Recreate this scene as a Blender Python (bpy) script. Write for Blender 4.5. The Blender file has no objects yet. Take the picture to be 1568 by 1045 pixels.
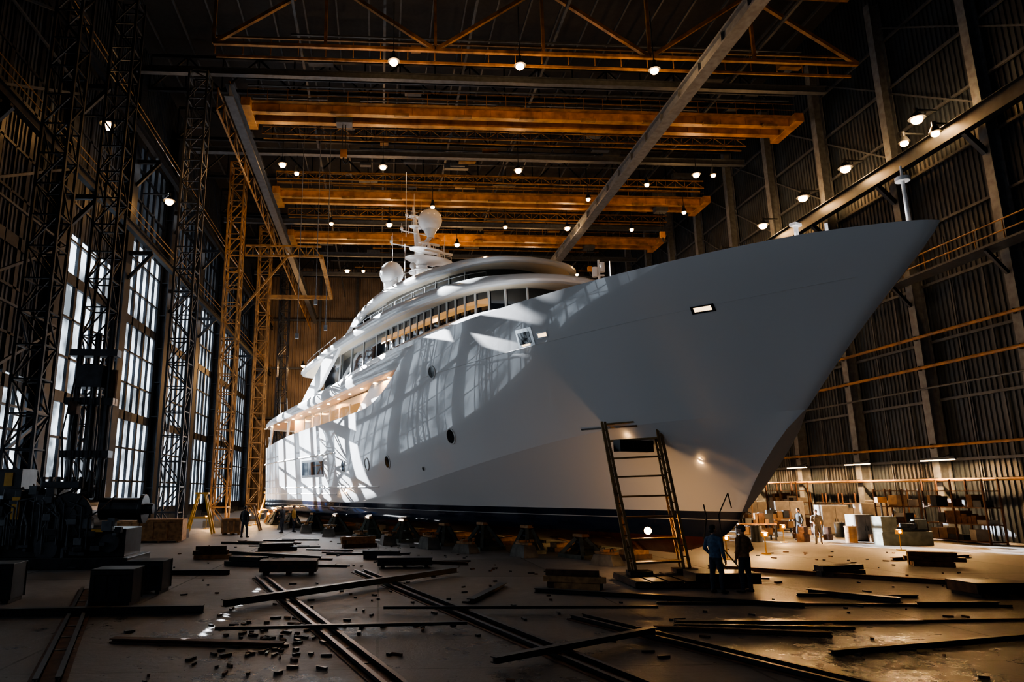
import bpy, bmesh, math, random
from mathutils import Vector, Matrix
random.seed(7)
YAW=math.radians(3.1)
def site(lat,fwd,z=0.0):
    return Vector((lat*math.cos(YAW)+fwd*math.sin(YAW), -lat*math.sin(YAW)+fwd*math.cos(YAW), z))
def lerp(a,b,t): return a+(b-a)*t
def clamp(v,a=0.0,b=1.0): return max(a,min(b,v))
def sinterp(tab,x):
    n=len(tab)
    if x<=tab[0][0]: return tab[0][1]
    if x>=tab[-1][0]: return tab[-1][1]
    for i in range(n-1):
        x0,y0=tab[i]; x1,y1=tab[i+1]
        if x<=x1:
            m0=(y1-tab[i-1][1])/(x1-tab[i-1][0]) if i>0 else (y1-y0)/(x1-x0)
            m1=(tab[i+2][1]-y0)/(tab[i+2][0]-x0) if i<n-2 else (y1-y0)/(x1-x0)
            h=x1-x0; t=(x-x0)/h
            return (2*t**3-3*t*t+1)*y0+(t**3-2*t*t+t)*h*m0+(-2*t**3+3*t*t)*y1+(t**3-t*t)*h*m1

# ------------------------------------------------------------------ materials
def mat(name,col,rough=0.5,metal=0.0,var=0.0,vscale=3.0,emit=None,estr=0.0,coat=0.0):
    m=bpy.data.materials.new(name); m.use_nodes=True
    nt=m.node_tree; b=nt.nodes['Principled BSDF']
    b.inputs['Base Color'].default_value=(*col,1); b.inputs['Roughness'].default_value=rough
    b.inputs['Metallic'].default_value=metal
    if coat: b.inputs['Coat Weight'].default_value=coat; b.inputs['Coat Roughness'].default_value=0.04
    if emit: b.inputs['Emission Color'].default_value=(*emit,1); b.inputs['Emission Strength'].default_value=estr
    if var:
        tc=nt.nodes.new('ShaderNodeTexCoord'); nz=nt.nodes.new('ShaderNodeTexNoise')
        nz.inputs['Scale'].default_value=vscale; nz.inputs['Detail'].default_value=6
        nt.links.new(tc.outputs['Object'],nz.inputs['Vector'])
        r=nt.nodes.new('ShaderNodeValToRGB')
        r.color_ramp.elements[0].color=(*[c*(1-var) for c in col],1); r.color_ramp.elements[1].color=(*[min(1,c*(1+var)) for c in col],1)
        r.color_ramp.elements[0].position=0.35; r.color_ramp.elements[1].position=0.65
        nt.links.new(nz.outputs['Fac'],r.inputs['Fac']); nt.links.new(r.outputs['Color'],b.inputs['Base Color'])
    return m
def emat(name,col,s):
    m=bpy.data.materials.new(name); m.use_nodes=True; nt=m.node_tree; nt.nodes.clear()
    e=nt.nodes.new('ShaderNodeEmission'); o=nt.nodes.new('ShaderNodeOutputMaterial')
    e.inputs[0].default_value=(*col,1); e.inputs[1].default_value=s; nt.links.new(e.outputs[0],o.inputs[0]); return m
def pane_mat(name,col,s,trans,lo=.3,hi=1.5):
    m=bpy.data.materials.new(name); m.use_nodes=True; nt=m.node_tree; nt.nodes.clear()
    o=nt.nodes.new('ShaderNodeOutputMaterial'); a=nt.nodes.new('ShaderNodeAddShader')
    t=nt.nodes.new('ShaderNodeBsdfTransparent'); e=nt.nodes.new('ShaderNodeEmission')
    t.inputs[0].default_value=(trans,trans,trans,1)
    tc=nt.nodes.new('ShaderNodeTexCoord'); nz=nt.nodes.new('ShaderNodeTexNoise'); nz.inputs['Scale'].default_value=0.35; nz.inputs['Detail'].default_value=3
    mr=nt.nodes.new('ShaderNodeMapRange'); mr.inputs['From Min'].default_value=0.4; mr.inputs['From Max'].default_value=0.6
    mr.inputs['To Min'].default_value=s*lo; mr.inputs['To Max'].default_value=s*hi
    nt.links.new(tc.outputs['Object'],nz.inputs['Vector']); nt.links.new(nz.outputs['Fac'],mr.inputs['Value']); nt.links.new(mr.outputs['Result'],e.inputs[1])
    e.inputs[0].default_value=(*col,1)
    nt.links.new(t.outputs[0],a.inputs[0]); nt.links.new(e.outputs[0],a.inputs[1]); nt.links.new(a.outputs[0],o.inputs[0]); return m

M_steel=mat('dark_steel',(0.014,0.019,0.027),0.5,0.4,var=0.4)
M_black=mat('black_steel',(0.01,0.011,0.013),0.38,0.3,var=0.4)
M_grey=mat('grey_paint_steel',(0.046,0.055,0.068),0.5,0.2,var=0.25)
M_lgrey=mat('light_grey_steel',(0.1,0.115,0.135),0.5,0.2,var=0.25)
M_orange=mat('ochre_paint',(0.3,0.135,0.03),0.5,0.0,var=0.4,vscale=1.2)
M_orange2=mat('dirty_ochre',(0.19,0.095,0.028),0.55,0.0,var=0.4,vscale=2)
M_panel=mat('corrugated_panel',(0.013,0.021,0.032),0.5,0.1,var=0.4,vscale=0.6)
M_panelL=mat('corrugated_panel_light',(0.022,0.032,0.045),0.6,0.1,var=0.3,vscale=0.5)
M_wood=mat('timber',(0.3,0.16,0.065),0.7,var=0.35,vscale=5)
M_card=mat('cardboard',(0.2,0.13,0.075),0.85,var=0.25)
M_greybox=mat('grey_cabinet',(0.15,0.14,0.13),0.55,var=0.2)
M_rust=mat('rusty_steel',(0.07,0.035,0.022),0.65,0.4,var=0.5,vscale=4)
M_yellow=mat('yellow_paint',(0.6,0.33,0.04),0.5,var=0.2)
M_green=mat('green_grey_stand',(0.07,0.08,0.07),0.55,0.3,var=0.3)
M_lamp=emat('lamp_glow',(1.0,0.5,0.16),55)
M_lampsoft=emat('tube_glow',(1.0,0.62,0.3),16)
M_white=mat('white_gelcoat',(0.82,0.83,0.84),0.16,coat=0.6)
M_whitem=mat('white_satin',(0.72,0.73,0.74),0.35)
M_glass=mat('dark_glass',(0.012,0.016,0.022),0.05,0.0,coat=1.0)
M_glasswarm=mat('lit_cabin_glass',(0.03,0.02,0.012),0.1,emit=(1.0,0.5,0.16),estr=0.55,coat=0.6)
M_chrome=mat('polished_metal',(0.6,0.6,0.6),0.15,1.0)
M_teak=mat('teak_deck',(0.35,0.2,0.1),0.5,var=0.2,vscale=8)
M_soffit=mat('deck_soffit',(0.75,0.66,0.52),0.35)
M_rubber=mat('rubber',(0.02,0.02,0.02),0.8)
M_conc=mat('concrete_block',(0.12,0.115,0.105),0.85,var=0.3)

# ------------------------------------------------------------------ mesh builder
class MB:
    def __init__(s): s.v=[];s.f=[];s.m=[]
    def quad(s,pts,m=0):
        n=len(s.v); s.v+= [Vector(p) for p in pts]; s.f.append(list(range(n,n+len(pts)))); s.m.append(m)
    def box(s,c,size,m=0,rot=None):
        c=Vector(c); hx,hy,hz=[k/2 for k in size]; n=len(s.v)
        for sx,sy,sz in((-1,-1,-1),(1,-1,-1),(1,1,-1),(-1,1,-1),(-1,-1,1),(1,-1,1),(1,1,1),(-1,1,1)):
            p=Vector((sx*hx,sy*hy,sz*hz))
            if rot is not None: p=rot@p
            s.v.append(c+p)
        for f in((0,3,2,1),(4,5,6,7),(0,1,5,4),(1,2,6,5),(2,3,7,6),(3,0,4,7)):
            s.f.append([n+i for i in f]); s.m.append(m)
    def rbox(s,c,size,ang,m=0): s.box(c,size,m,Matrix.Rotation(ang,3,'Z'))
    def beam(s,a,b,w,h=None,m=0):
        a=Vector(a);b=Vector(b);d=b-a;L=d.length
        if L<1e-6:return
        h=h or w; z=d/L; up=Vector((0,0,1)) if abs(z.z)<0.95 else Vector((0,1,0))
        x=up.cross(z).normalized(); y=z.cross(x)
        R=Matrix((x,y,z)).transposed(); s.box((a+b)/2,(w,h,L),m,R)
    def ibeam(s,a,b,w,h,m=0,t=0.03):
        a=Vector(a);b=Vector(b); up=Vector((0,0,1))
        s.beam(a,b,t,h-2*t,m); o=up*(h/2-t/2)
        s.beam(a+o,b+o,w,t,m); s.beam(a-o,b-o,w,t,m)
    def cyl(s,a,b,r1,r2=None,seg=10,m=0,caps=True):
        a=Vector(a);b=Vector(b);r2=r1 if r2 is None else r2;d=(b-a)
        if d.length<1e-7:return
        z=d.normalized();up=Vector((0,0,1)) if abs(z.z)<0.95 else Vector((0,1,0))
        x=up.cross(z).normalized();y=z.cross(x);n=len(s.v)
        for c,r in((a,r1),(b,r2)):
            for i in range(seg):
                t=2*math.pi*i/seg; s.v.append(c+x*math.cos(t)*r+y*math.sin(t)*r)
        for i in range(seg):
            j=(i+1)%seg; s.f.append([n+i,n+j,n+seg+j,n+seg+i]);s.m.append(m)
        if caps:
            s.f.append([n+i for i in range(seg)][::-1]);s.m.append(m);s.f.append([n+seg+i for i in range(seg)]);s.m.append(m)
    def path(s,pts,r,seg=8,m=0):
        for a,b in zip(pts,pts[1:]): s.cyl(a,b,r,r,seg,m)
    def ell(s,c,r,m=0,u=16,v=10,rot=None):
        c=Vector(c);n=len(s.v)
        if not hasattr(r,'__len__'): r=(r,r,r)
        def P(x,y,z):
            p=Vector((x*r[0],y*r[1],z*r[2])); return c+(rot@p if rot is not None else p)
        s.v.append(P(0,0,-1))
        for j in range(1,v):
            ph=-math.pi/2+math.pi*j/v
            for i in range(u):
                t=2*math.pi*i/u; s.v.append(P(math.cos(ph)*math.cos(t),math.cos(ph)*math.sin(t),math.sin(ph)))
        s.v.append(P(0,0,1)); top=len(s.v)-1
        for i in range(u):
            k=(i+1)%u; s.f.append([n,n+1+k,n+1+i]);s.m.append(m)
            for j in range(v-2):
                o=n+1+j*u; s.f.append([o+i,o+k,o+u+k,o+u+i]);s.m.append(m)
            o=n+1+(v-2)*u; s.f.append([o+i,o+k,top]);s.m.append(m)
    def loft(s,rings,m=0,closed=True,cap=True):
        n=len(s.v);k=len(rings[0])
        for r in rings:
            for p in r: s.v.append(Vector(p))
        for a in range(len(rings)-1):
            for i in range(k if closed else k-1):
                j=(i+1)%k; s.f.append([n+a*k+i,n+a*k+j,n+(a+1)*k+j,n+(a+1)*k+i]); s.m.append(m)
        if cap and closed:
            s.f.append([n+i for i in range(k)][::-1]);s.m.append(m)
            o=n+(len(rings)-1)*k; s.f.append([o+i for i in range(k)]);s.m.append(m)
    def tube(s,pts,rad,seg=14,m=0,ref=(0,1,0)):
        P=[Vector(p) for p in pts]; R=[(r,r) if not hasattr(r,'__len__') else r for r in rad]
        d0=(P[1]-P[0]).normalized(); d1=(P[-1]-P[-2]).normalized()
        a=min(R[0]);b=min(R[-1])
        P2=[P[0]-d0*a*.85,P[0]-d0*a*.5]+P+[P[-1]+d1*b*.5,P[-1]+d1*b*.85]
        sc=lambda r,k:(r[0]*k,r[1]*k)
        R2=[sc(R[0],.45),sc(R[0],.85)]+R+[sc(R[-1],.85),sc(R[-1],.45)]
        rings=[]
        for i,p in enumerate(P2):
            d=(P2[min(i+1,len(P2)-1)]-P2[max(i-1,0)]).normalized()
            y=Vector(ref); y=(y-d*y.dot(d))
            if y.length<0.1: y=Vector((0,0,1))-d*d.z
            y.normalize(); x=y.cross(d)
            rings.append([p+x*math.cos(2*math.pi*k/seg)*R2[i][0]+y*math.sin(2*math.pi*k/seg)*R2[i][1] for k in range(seg)])
        s.loft(rings,m)
    def make(s,name,mats,parent=None,smooth=False,bevel=0,loc=None,rotz=0,ang=35,double=False):
        me=bpy.data.meshes.new(name); bm=bmesh.new(); vs=[bm.verts.new(p) for p in s.v]
        for f,m in zip(s.f,s.m):
            try:
                fa=bm.faces.new([vs[i] for i in f]); fa.material_index=m; fa.smooth=smooth
            except ValueError: pass
        if double: bmesh.ops.remove_doubles(bm,verts=bm.verts,dist=0.0005)
        bmesh.ops.recalc_face_normals(bm,faces=bm.faces)
        if smooth:
            for e in bm.edges:
                if len(e.link_faces)==2 and e.calc_face_angle(0)>math.radians(ang): e.smooth=False
        bm.to_mesh(me);bm.free()
        for m in mats: me.materials.append(m)
        o=bpy.data.objects.new(name,me); bpy.context.scene.collection.objects.link(o)
        if parent: o.parent=parent
        if loc is not None: o.location=loc
        if rotz: o.rotation_euler=(0,0,rotz)
        if bevel:
            b=o.modifiers.new('bevel','BEVEL'); b.width=bevel;b.segments=2;b.limit_method='ANGLE'
        return o
def empty(name,loc=(0,0,0),rotz=0):
    e=bpy.data.objects.new(name,None); bpy.context.scene.collection.objects.link(e); e.location=loc; e.rotation_euler=(0,0,rotz); e.empty_display_size=0.3; return e
def light(name,typ,energy,col,parent,loc,**kw):
    l=bpy.data.lights.new(name,typ); l.energy=energy; l.color=col
    for k,v in kw.items(): setattr(l,k,v)
    o=bpy.data.objects.new(name,l); bpy.context.scene.collection.objects.link(o); o.parent=parent; o.location=loc; return o
WARM=(1.0,0.55,0.22)

# ------------------------------------------------------------------ room shell
XL,XR,Y0,Y1,ZC=-20.0,34.5,-26.0,112.0,39.0
fm=bpy.data.materials.new('stained_concrete'); fm.use_nodes=True; nt=fm.node_tree; b=nt.nodes['Principled BSDF']
N=lambda t:nt.nodes.new(t)
tc=N('ShaderNodeTexCoord')
n1=N('ShaderNodeTexNoise'); n1.inputs['Scale'].default_value=0.28; n1.inputs['Detail'].default_value=8; n1.inputs['Roughness'].default_value=0.65
n2=N('ShaderNodeTexNoise'); n2.inputs['Scale'].default_value=2.2; n2.inputs['Detail'].default_value=12; n2.inputs['Roughness'].default_value=0.75
for n in(n1,n2): nt.links.new(tc.outputs['Object'],n.inputs['Vector'])
m5=N('ShaderNodeMath'); m5.operation='MULTIPLY'; m5.inputs[1].default_value=0.5; nt.links.new(n1.outputs['Fac'],m5.inputs[0])
mx=N('ShaderNodeMath'); mx.operation='MULTIPLY_ADD'; mx.inputs[1].default_value=0.5
nt.links.new(n2.outputs['Fac'],mx.inputs[0]); nt.links.new(m5.outputs[0],mx.inputs[2])
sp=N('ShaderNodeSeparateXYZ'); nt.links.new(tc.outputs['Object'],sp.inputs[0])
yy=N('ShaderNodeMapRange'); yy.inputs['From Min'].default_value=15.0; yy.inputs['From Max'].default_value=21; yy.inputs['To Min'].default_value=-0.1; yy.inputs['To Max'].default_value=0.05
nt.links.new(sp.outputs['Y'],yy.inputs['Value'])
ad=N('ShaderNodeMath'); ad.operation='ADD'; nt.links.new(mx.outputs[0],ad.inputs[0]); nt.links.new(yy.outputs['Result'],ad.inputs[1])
cr=N('ShaderNodeValToRGB'); cr.color_ramp.elements[0].position=0.36; cr.color_ramp.elements[0].color=(0.013,0.014,0.016,1)
cr.color_ramp.elements[1].position=0.62; cr.color_ramp.elements[1].color=(0.24,0.23,0.225,1)
nt.links.new(ad.outputs[0],cr.inputs['Fac'])
br=N('ShaderNodeTexBrick'); br.offset=0; br.inputs['Scale'].default_value=1; br.inputs['Brick Width'].default_value=6; br.inputs['Row Height'].default_value=6; br.inputs['Mortar Size'].default_value=0.03
br.inputs['Color1'].default_value=(1,1,1,1);br.inputs['Color2'].default_value=(.7,.7,.7,1);br.inputs['Mortar'].default_value=(.12,.12,.12,1)
nt.links.new(tc.outputs['Object'],br.inputs['Vector'])
mm=N('ShaderNodeMix'); mm.data_type='RGBA'; mm.blend_type='MULTIPLY'; mm.inputs[0].default_value=1
nt.links.new(cr.outputs['Color'],mm.inputs[6]); nt.links.new(br.outputs['Color'],mm.inputs[7]); nt.links.new(mm.outputs[2],b.inputs['Base Color'])
rr=N('ShaderNodeMapRange'); rr.inputs['From Min'].default_value=0.3; rr.inputs['From Max'].default_value=0.6; rr.inputs['To Min'].default_value=0.2; rr.inputs['To Max'].default_value=0.65
nt.links.new(ad.outputs[0],rr.inputs['Value']); nt.links.new(rr.outputs['Result'],b.inputs['Roughness'])
bp=N('ShaderNodeBump'); bp.inputs['Strength'].default_value=0.9; bp.inputs['Distance'].default_value=0.06
nt.links.new(n2.outputs['Fac'],bp.inputs['Height']); nt.links.new(bp.outputs['Normal'],b.inputs['Normal'])
mb=MB(); mb.box(((XL+XR)/2,(Y0+Y1)/2,-0.15),(XR-XL+2,Y1-Y0+2,0.3)); mb.make('floor',[fm])
mb=MB(); mb.box(((XL+XR)/2,(Y0+Y1)/2,ZC+0.15),(XR-XL+2,Y1-Y0+2,0.3))
mb.make('ceiling',[mat('roof_deck',(0.01,0.011,0.013),0.8,var=0.3)])

def corr(mb,x,ya,yb,za,zb,depth,pitch,m=0,axis='Y',sgn=1):
    n=int((yb-ya)/pitch); pr=[]
    for i in range(n):
        y=ya+i*pitch
        pr+=[(0,y),(0,y+pitch*.4),(depth*sgn,y+pitch*.5),(depth*sgn,y+pitch*.9)]
    pr.append((0,ya+n*pitch)); pr.append((0,yb))
    for (o0,a),(o1,c) in zip(pr,pr[1:]):
        if axis=='Y': mb.quad([(x+o0,a,za),(x+o1,c,za),(x+o1,c,zb),(x+o0,a,zb)],m)
        else: mb.quad([(a,x+o0,za),(c,x+o1,za),(c,x+o1,zb),(a,x+o0,zb)],m)
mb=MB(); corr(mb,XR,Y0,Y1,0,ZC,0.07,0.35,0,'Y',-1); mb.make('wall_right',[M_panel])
mb=MB()
cols=[6+7*i for i in range(-4,15)]
for y in cols:
    x=XR-0.55
    mb.beam((x-.35,y,0),(x-.35,y,ZC-3),0.06,0.55,0); mb.beam((x+.35,y,0),(x+.35,y,ZC-3),0.06,0.55,0)
    mb.box((x,y,(ZC-3)/2),(0.7,0.05,ZC-3),0)
    for z in (4.6,8.2,11.8,15.4,19,22.6,26,29.5,33):
        mb.box((x+.3,y+3.5,z),(0.14,6.4,0.16),1)
    for z0 in (24.5,29.5): mb.beam((x+.2,y+.3,z0),(x+.2,y+6.7,z0+4.5),0.1,0.1,1)
    for dy in(2.3,4.6): mb.box((x+.35,y+dy,9),(0.08,0.1,18),1)
mb.make('wall_column_frame',[M_lgrey,M_grey])
mb=MB()
for z,r,m in ((3.4,.09,0),(5.4,.08,0),(8.9,.06,1),(10.2,.1,0),(12.1,.1,0)):
    mb.cyl((XR-1.1,Y0+2,z),(XR-1.1,Y1-1,z),r,r,8,m)
for y in cols:
    for z in (3.4,5.4,10.2,12.1): mb.box((XR-1.0,y,z),(0.3,0.12,0.3),1)
mb.make('wall_pipe_run',[M_orange2,M_grey],smooth=True)
mb=MB()
mb.ibeam((XR-2.0,Y0+1,22.9),(XR-2.0,Y1-1,22.9),0.5,1.0,0); mb.box((XR-2.0,(Y0+Y1)/2,23.45),(0.12,Y1-Y0-2,0.15),1)
for y in cols: mb.beam((XR-.95,y,21.2),(XR-2.0,y,22.4),0.25,0.3,0)
mb.box((XR-1.6,(Y0+Y1)/2,15.6),(1.2,Y1-Y0-2,0.12),1)
for z in (16.1,16.7): mb.cyl((XR-2.15,Y0+1,z),(XR-2.15,Y1-1,z),0.04,0.04,6,2)
for i in range(int((Y1-Y0-2)/1.8)): mb.cyl((XR-2.15,Y0+1+i*1.8,15.6),(XR-2.15,Y0+1+i*1.8,16.7),0.03,0.03,5,2)
for y in cols: mb.beam((XR-.95,y,14.2),(XR-2.0,y,15.5),0.15,0.2,0)
mb.make('crane_runway_walkway',[M_steel,M_grey,M_orange2])
# left wall
BAY=10.4
lc=[41+BAY*i for i in range(-6,7)]
mb=MB()
corr(mb,XL,Y0,Y1,31.0,ZC,0.08,0.4,0,'Y',1); corr(mb,XL,Y0,Y1,0,1.0,0.08,0.4,0,'Y',1)
for y in lc: mb.box((XL-.1,y,16),(0.5,1.4,31),1)
mb.box((XL-.1,(Y0+lc[0]-.7)/2,16),(0.4,lc[0]-.7-Y0,31),1)
mb.box((XL-.1,(Y1+lc[-1]+.7)/2,16),(0.4,Y1-lc[-1]-.7,31),1)
for a in lc:
    if 15<a<35: corr(mb,XL+.02,a+.7,a+BAY-.7,9 if a>25 else 5,31,0.08,0.4,0,'Y',1)
    elif 35<a<45: corr(mb,XL+.02,a+.7,a+BAY-.7,19,31,0.08,0.4,0,'Y',1)
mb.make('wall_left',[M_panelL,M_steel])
GC=(0.76,0.88,1.0)
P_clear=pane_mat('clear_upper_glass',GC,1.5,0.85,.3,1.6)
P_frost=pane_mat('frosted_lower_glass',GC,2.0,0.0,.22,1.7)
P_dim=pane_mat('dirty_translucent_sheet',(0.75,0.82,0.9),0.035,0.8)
P_fill=pane_mat('frosted_fill_glass',(0.74,0.86,1.0),0.78,0.0)  # added fill: unseen near bays glow to light the bow
for i,(a,c) in enumerate(zip(lc,lc[1:])):
    y0=a+.7;y1=c-.7;mb=MB()
    zt=22.5 if a>45 or a<15 else (19 if a>35 else (9 if a>25 else 5))
    if a>45: mb.quad([(XL,y0,1),(XL,y1,1),(XL,y1,9.7),(XL,y0,9.7)],3); mb.quad([(XL,y0,9.7),(XL,y1,9.7),(XL,y1,zt),(XL,y0,zt)],0 if a>55 else 3); mb.quad([(XL,y0,22.5),(XL,y1,22.5),(XL,y1,31),(XL,y0,31)],1)
    else: mb.quad([(XL,y0,1),(XL,y1,1),(XL,y1,zt),(XL,y0,zt)],3)
    if a<15: mb.quad([(XL,y0,22.5),(XL,y1,22.5),(XL,y1,31),(XL,y0,31)],3)
    n=6
    for k in range(n+1):
        y=lerp(y0,y1,k/n); w=0.34 if k in(0,2,4,n) else 0.1
        mb.box((XL+.1,y,16),(0.2,w,30),2)
    for k in range(13):
        z=1+30*k/12; mb.box((XL+.1,(y0+y1)/2,z),(0.2,y1-y0,0.7 if k%3==0 else 0.14),2)
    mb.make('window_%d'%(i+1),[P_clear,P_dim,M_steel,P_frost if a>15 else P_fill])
def lattice(mb,x,y,z0,z1,wx,wy,leg,step,m=0,br=0.07):
    for sx in(-1,1):
        for sy in(-1,1): mb.box((x+sx*wx/2,y+sy*wy/2,(z0+z1)/2),(leg,leg,z1-z0),m)
    z=z0;k=0
    while z<z1-.01:
        zn=min(z+step,z1); s=1 if k%2 else -1
        for sx in(-1,1): mb.beam((x+sx*wx/2,y-s*wy/2,z),(x+sx*wx/2,y+s*wy/2,zn),br,br,m); mb.beam((x+sx*wx/2,y-wy/2,zn),(x+sx*wx/2,y+wy/2,zn),br,br,m)
        for sy in(-1,1): mb.beam((x-s*wx/2,y+sy*wy/2,z),(x+s*wx/2,y+sy*wy/2,zn),br,br,m); mb.beam((x-wx/2,y+sy*wy/2,zn),(x+wx/2,y+sy*wy/2,zn),br,br,m)
        z=zn;k+=1
for y in lc:
    mb=MB()
    for dx in(.22,.85): mb.box((XL+dx,y,18),(0.1,1.2,36),0)
    mb.box((XL+.55,y,18),(.6,0.1,36),0)
    for z in range(3,36,3): mb.box((XL+.55,y,z),(.6,1.1,0.08),0)
    mb.box((XL+.7,y,0.2),(1.1,1.6,0.4),1)
    for z in (20.4,27.9): mb.beam((XL+.9,y,z-2),(XL+2.6,y,z),0.2,0.25,0); mb.beam((XL+.9,y,z),(XL+2.6,y,z),0.25,0.3,0)
    mb.make('wall_column',[M_steel,M_grey])
mb=MB()
for z in(20.9,28.4):
    mb.ibeam((XL+2.4,Y0+1,z),(XL+2.4,Y1-1,z),0.35,0.55,0)
    for dz in(.8,1.3): mb.cyl((XL+2.6,Y0+1,z+dz),(XL+2.6,Y1-1,z+dz),0.035,0.035,5,1)
for y0,y1 in zip(lc,lc[1:]):
    if y0<41:
        for z in range(2,34,5): mb.beam((XL+1.3,y0+.6,z),(XL+1.3,y1-.6,z+5),0.14,0.14,2); mb.beam((XL+1.3,y0+.6,z+5),(XL+1.3,y1-.6,z+5),0.12,0.12,2)
    else: mb.beam((XL+1.3,y1-.6,28),(XL+1.3,y0+.6,36),0.14,0.14,0)
mb.make('wall_bracing',[M_steel,M_orange2,M_grey])
mb=MB(); corr(mb,Y1,XL,XR,0,ZC,0.12,0.6,0,'X',-1)
for x in range(-16,34,6): mb.box((x,Y1-.4,ZC/2),(0.4,0.5,ZC),1)
for z in (6,14,22,30): mb.box(((XL+XR)/2,Y1-.4,z),(XR-XL,0.3,0.3),1)
mb.make('wall_back',[mat('back_panel',(0.12,0.095,0.075),0.7,var=0.3,vscale=0.4),M_grey])
mb=MB(); corr(mb,Y0,XL,XR,20,ZC,0.12,0.6,0,'X',1); corr(mb,Y0,XL,-14,0,20,0.12,0.6,0,'X',1); corr(mb,Y0,10,XR,0,20,0.12,0.6,0,'X',1)
mb.make('wall_front',[M_panelL])
mb=MB(); mb.quad([(-13.9,Y0+.02,0.02),(9.9,Y0+.02,0.02),(9.9,Y0+.02,19.9),(-13.9,Y0+.02,19.9)],0)
for i in range(9): mb.box((-13.8+2.95*i,Y0+.15,10),(0.2,0.2,19.8),1)
for i in range(7): mb.box((-2,Y0+.15,.1+3.25*i),(23.6,0.2,0.2),1)
mb.make('added_fill_door',[pane_mat('door_fill_glow',(0.8,0.88,1.0),0.5,0.0),M_steel])  # glowing door added behind the camera as soft fill for the bow

# ------------------------------------------------------------------ roof steel
def truss(mb,a,b,h,n,ch,br,m=0):
    a=Vector(a);b=Vector(b);up=Vector((0,0,h))
    mb.beam(a,b,ch,ch,m);mb.beam(a+up,b+up,ch,ch,m)
    for i in range(n):
        p=a.lerp(b,i/n);q=a.lerp(b,(i+1)/n)
        if i%2==0: mb.beam(p,q+up,br,br,m)
        else: mb.beam(p+up,q,br,br,m)
        mb.beam(p,p+up,br*.8,br*.8,m)
XA,XB=-11.0,32.0
mb=MB(); truss(mb,(XA,40.5,31),(XB,40.5,31),5.0,6,0.22,0.24,0)
mb.beam((XA,40.8,31.7),(XB,40.8,31.7),0.12,0.12,0); mb.beam((XA,41.3,30.6),(XB,41.3,30.6),0.12,0.16,0)
for i in range(24): mb.beam((XA+i*43/24,41,30.6),(XA+i*43/24,41,31.8),0.06,0.06,0)
mb.make('roof_truss_main',[M_orange2])
for k,y in enumerate((24,32,52,60,68,78,86,94,102)):
    mb=MB(); truss(mb,(XL+1,y,34.6),(XR-1.2,y,34.6),3.0,18,0.28,0.14,0); mb.make('roof_truss',[M_steel])
for y,z,m in ((53.2,31.6,M_orange2),(61.2,31.4,M_orange2),(70,31.4,M_orange2),(46.0,32.0,M_grey)):
    mb=MB(); truss(mb,(XA+1,y,z),(XB-1,y,z),.7,44,0.1,0.05,0); mb.beam((XA+1,y+.8,z),(XB-1,y+.8,z),.1,.1,0); mb.make('lattice_girder',[m])
mb=MB()
for y,z in ((44,31.2),(55.5,31.2),(58.2,32.5),(71.5,31.2),(82,31.2),(90,31.2)): mb.ibeam((XA-6,y,z),(XB,y,z),0.4,0.5,0)
for x in (-6,0,6,12,27): mb.beam((x,28,34),(x,Y1-1,34),0.18,0.22,0)
for i in range(22): mb.beam((XL+2+i*2.4,20,38.1),(XL+2+i*2.4,Y1-1,38.1),0.12,0.2,0)
for i in range(22):
    y=43+i*2.7; mb.beam((XA+random.random()*14,y,33.6),(XB-random.random()*14,y,33.6),0.1,0.12,random.choice((0,1)))
for i in range(70):
    x=random.uniform(-8,30);y=random.uniform(43,90); mb.box((x,y,33.3),(random.uniform(.5,2.4),.5,random.uniform(.2,.6)),random.choice((0,0,1)))
mb.make('roof_beam_grid',[M_grey,M_orange2])
mb=MB(); mb.box((20.7,57,29.2),(0.85,62,0.14),0);mb.box((20.7,57,30.0),(0.85,62,0.14),0);mb.box((20.7,57,29.6),(0.4,62,0.8),0)
for i in range(20): mb.box((20.7,27+i*3.1,29.6),(0.8,0.08,0.75),0)
mb.make('longitudinal_roof_girder',[M_lgrey])
mb=MB(); mb.ibeam((-10.2,42,28.6),(-10.2,106,28.6),0.6,0.9,0); mb.beam((-10.2,42,29.2),(-10.2,106,29.2),0.12,0.14,1)
truss(mb,(-10.9,42,27.2),(-10.9,106,27.2),1.5,34,0.1,0.07,1)
mb.make('crane_runway',[M_grey,M_orange2])
for x,y,m in((-12.5,43.5,M_grey),(-12.5,57,M_orange2),(-12.5,72,M_orange2),(-12.5,88,M_steel),(-15.2,31,M_steel),(-14.6,36,M_steel)):
    mb=MB(); lattice(mb,x,y,0,30.6,1.2,1.2,0.13,1.5,0,0.07); mb.box((x,y,0.25),(2,2,0.5),1)
    mb.make('lattice_tower',[m,M_grey])
mb=MB(); truss(mb,(-11.6,57,22.3),(-5.2,57,22.3),0.9,10,0.14,0.08,0); mb.beam((-5.2,57,22.3),(-5.2,70,22.3),0.3,0.4,0); mb.beam((-11.6,70,22.3),(-5.2,70,22.3),0.3,0.4,0)
mb.beam((-11.7,57,17.5),(-8,57,22.3),0.16,0.16,0)
mb.make('swing_jib_frame',[M_orange2])
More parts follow.
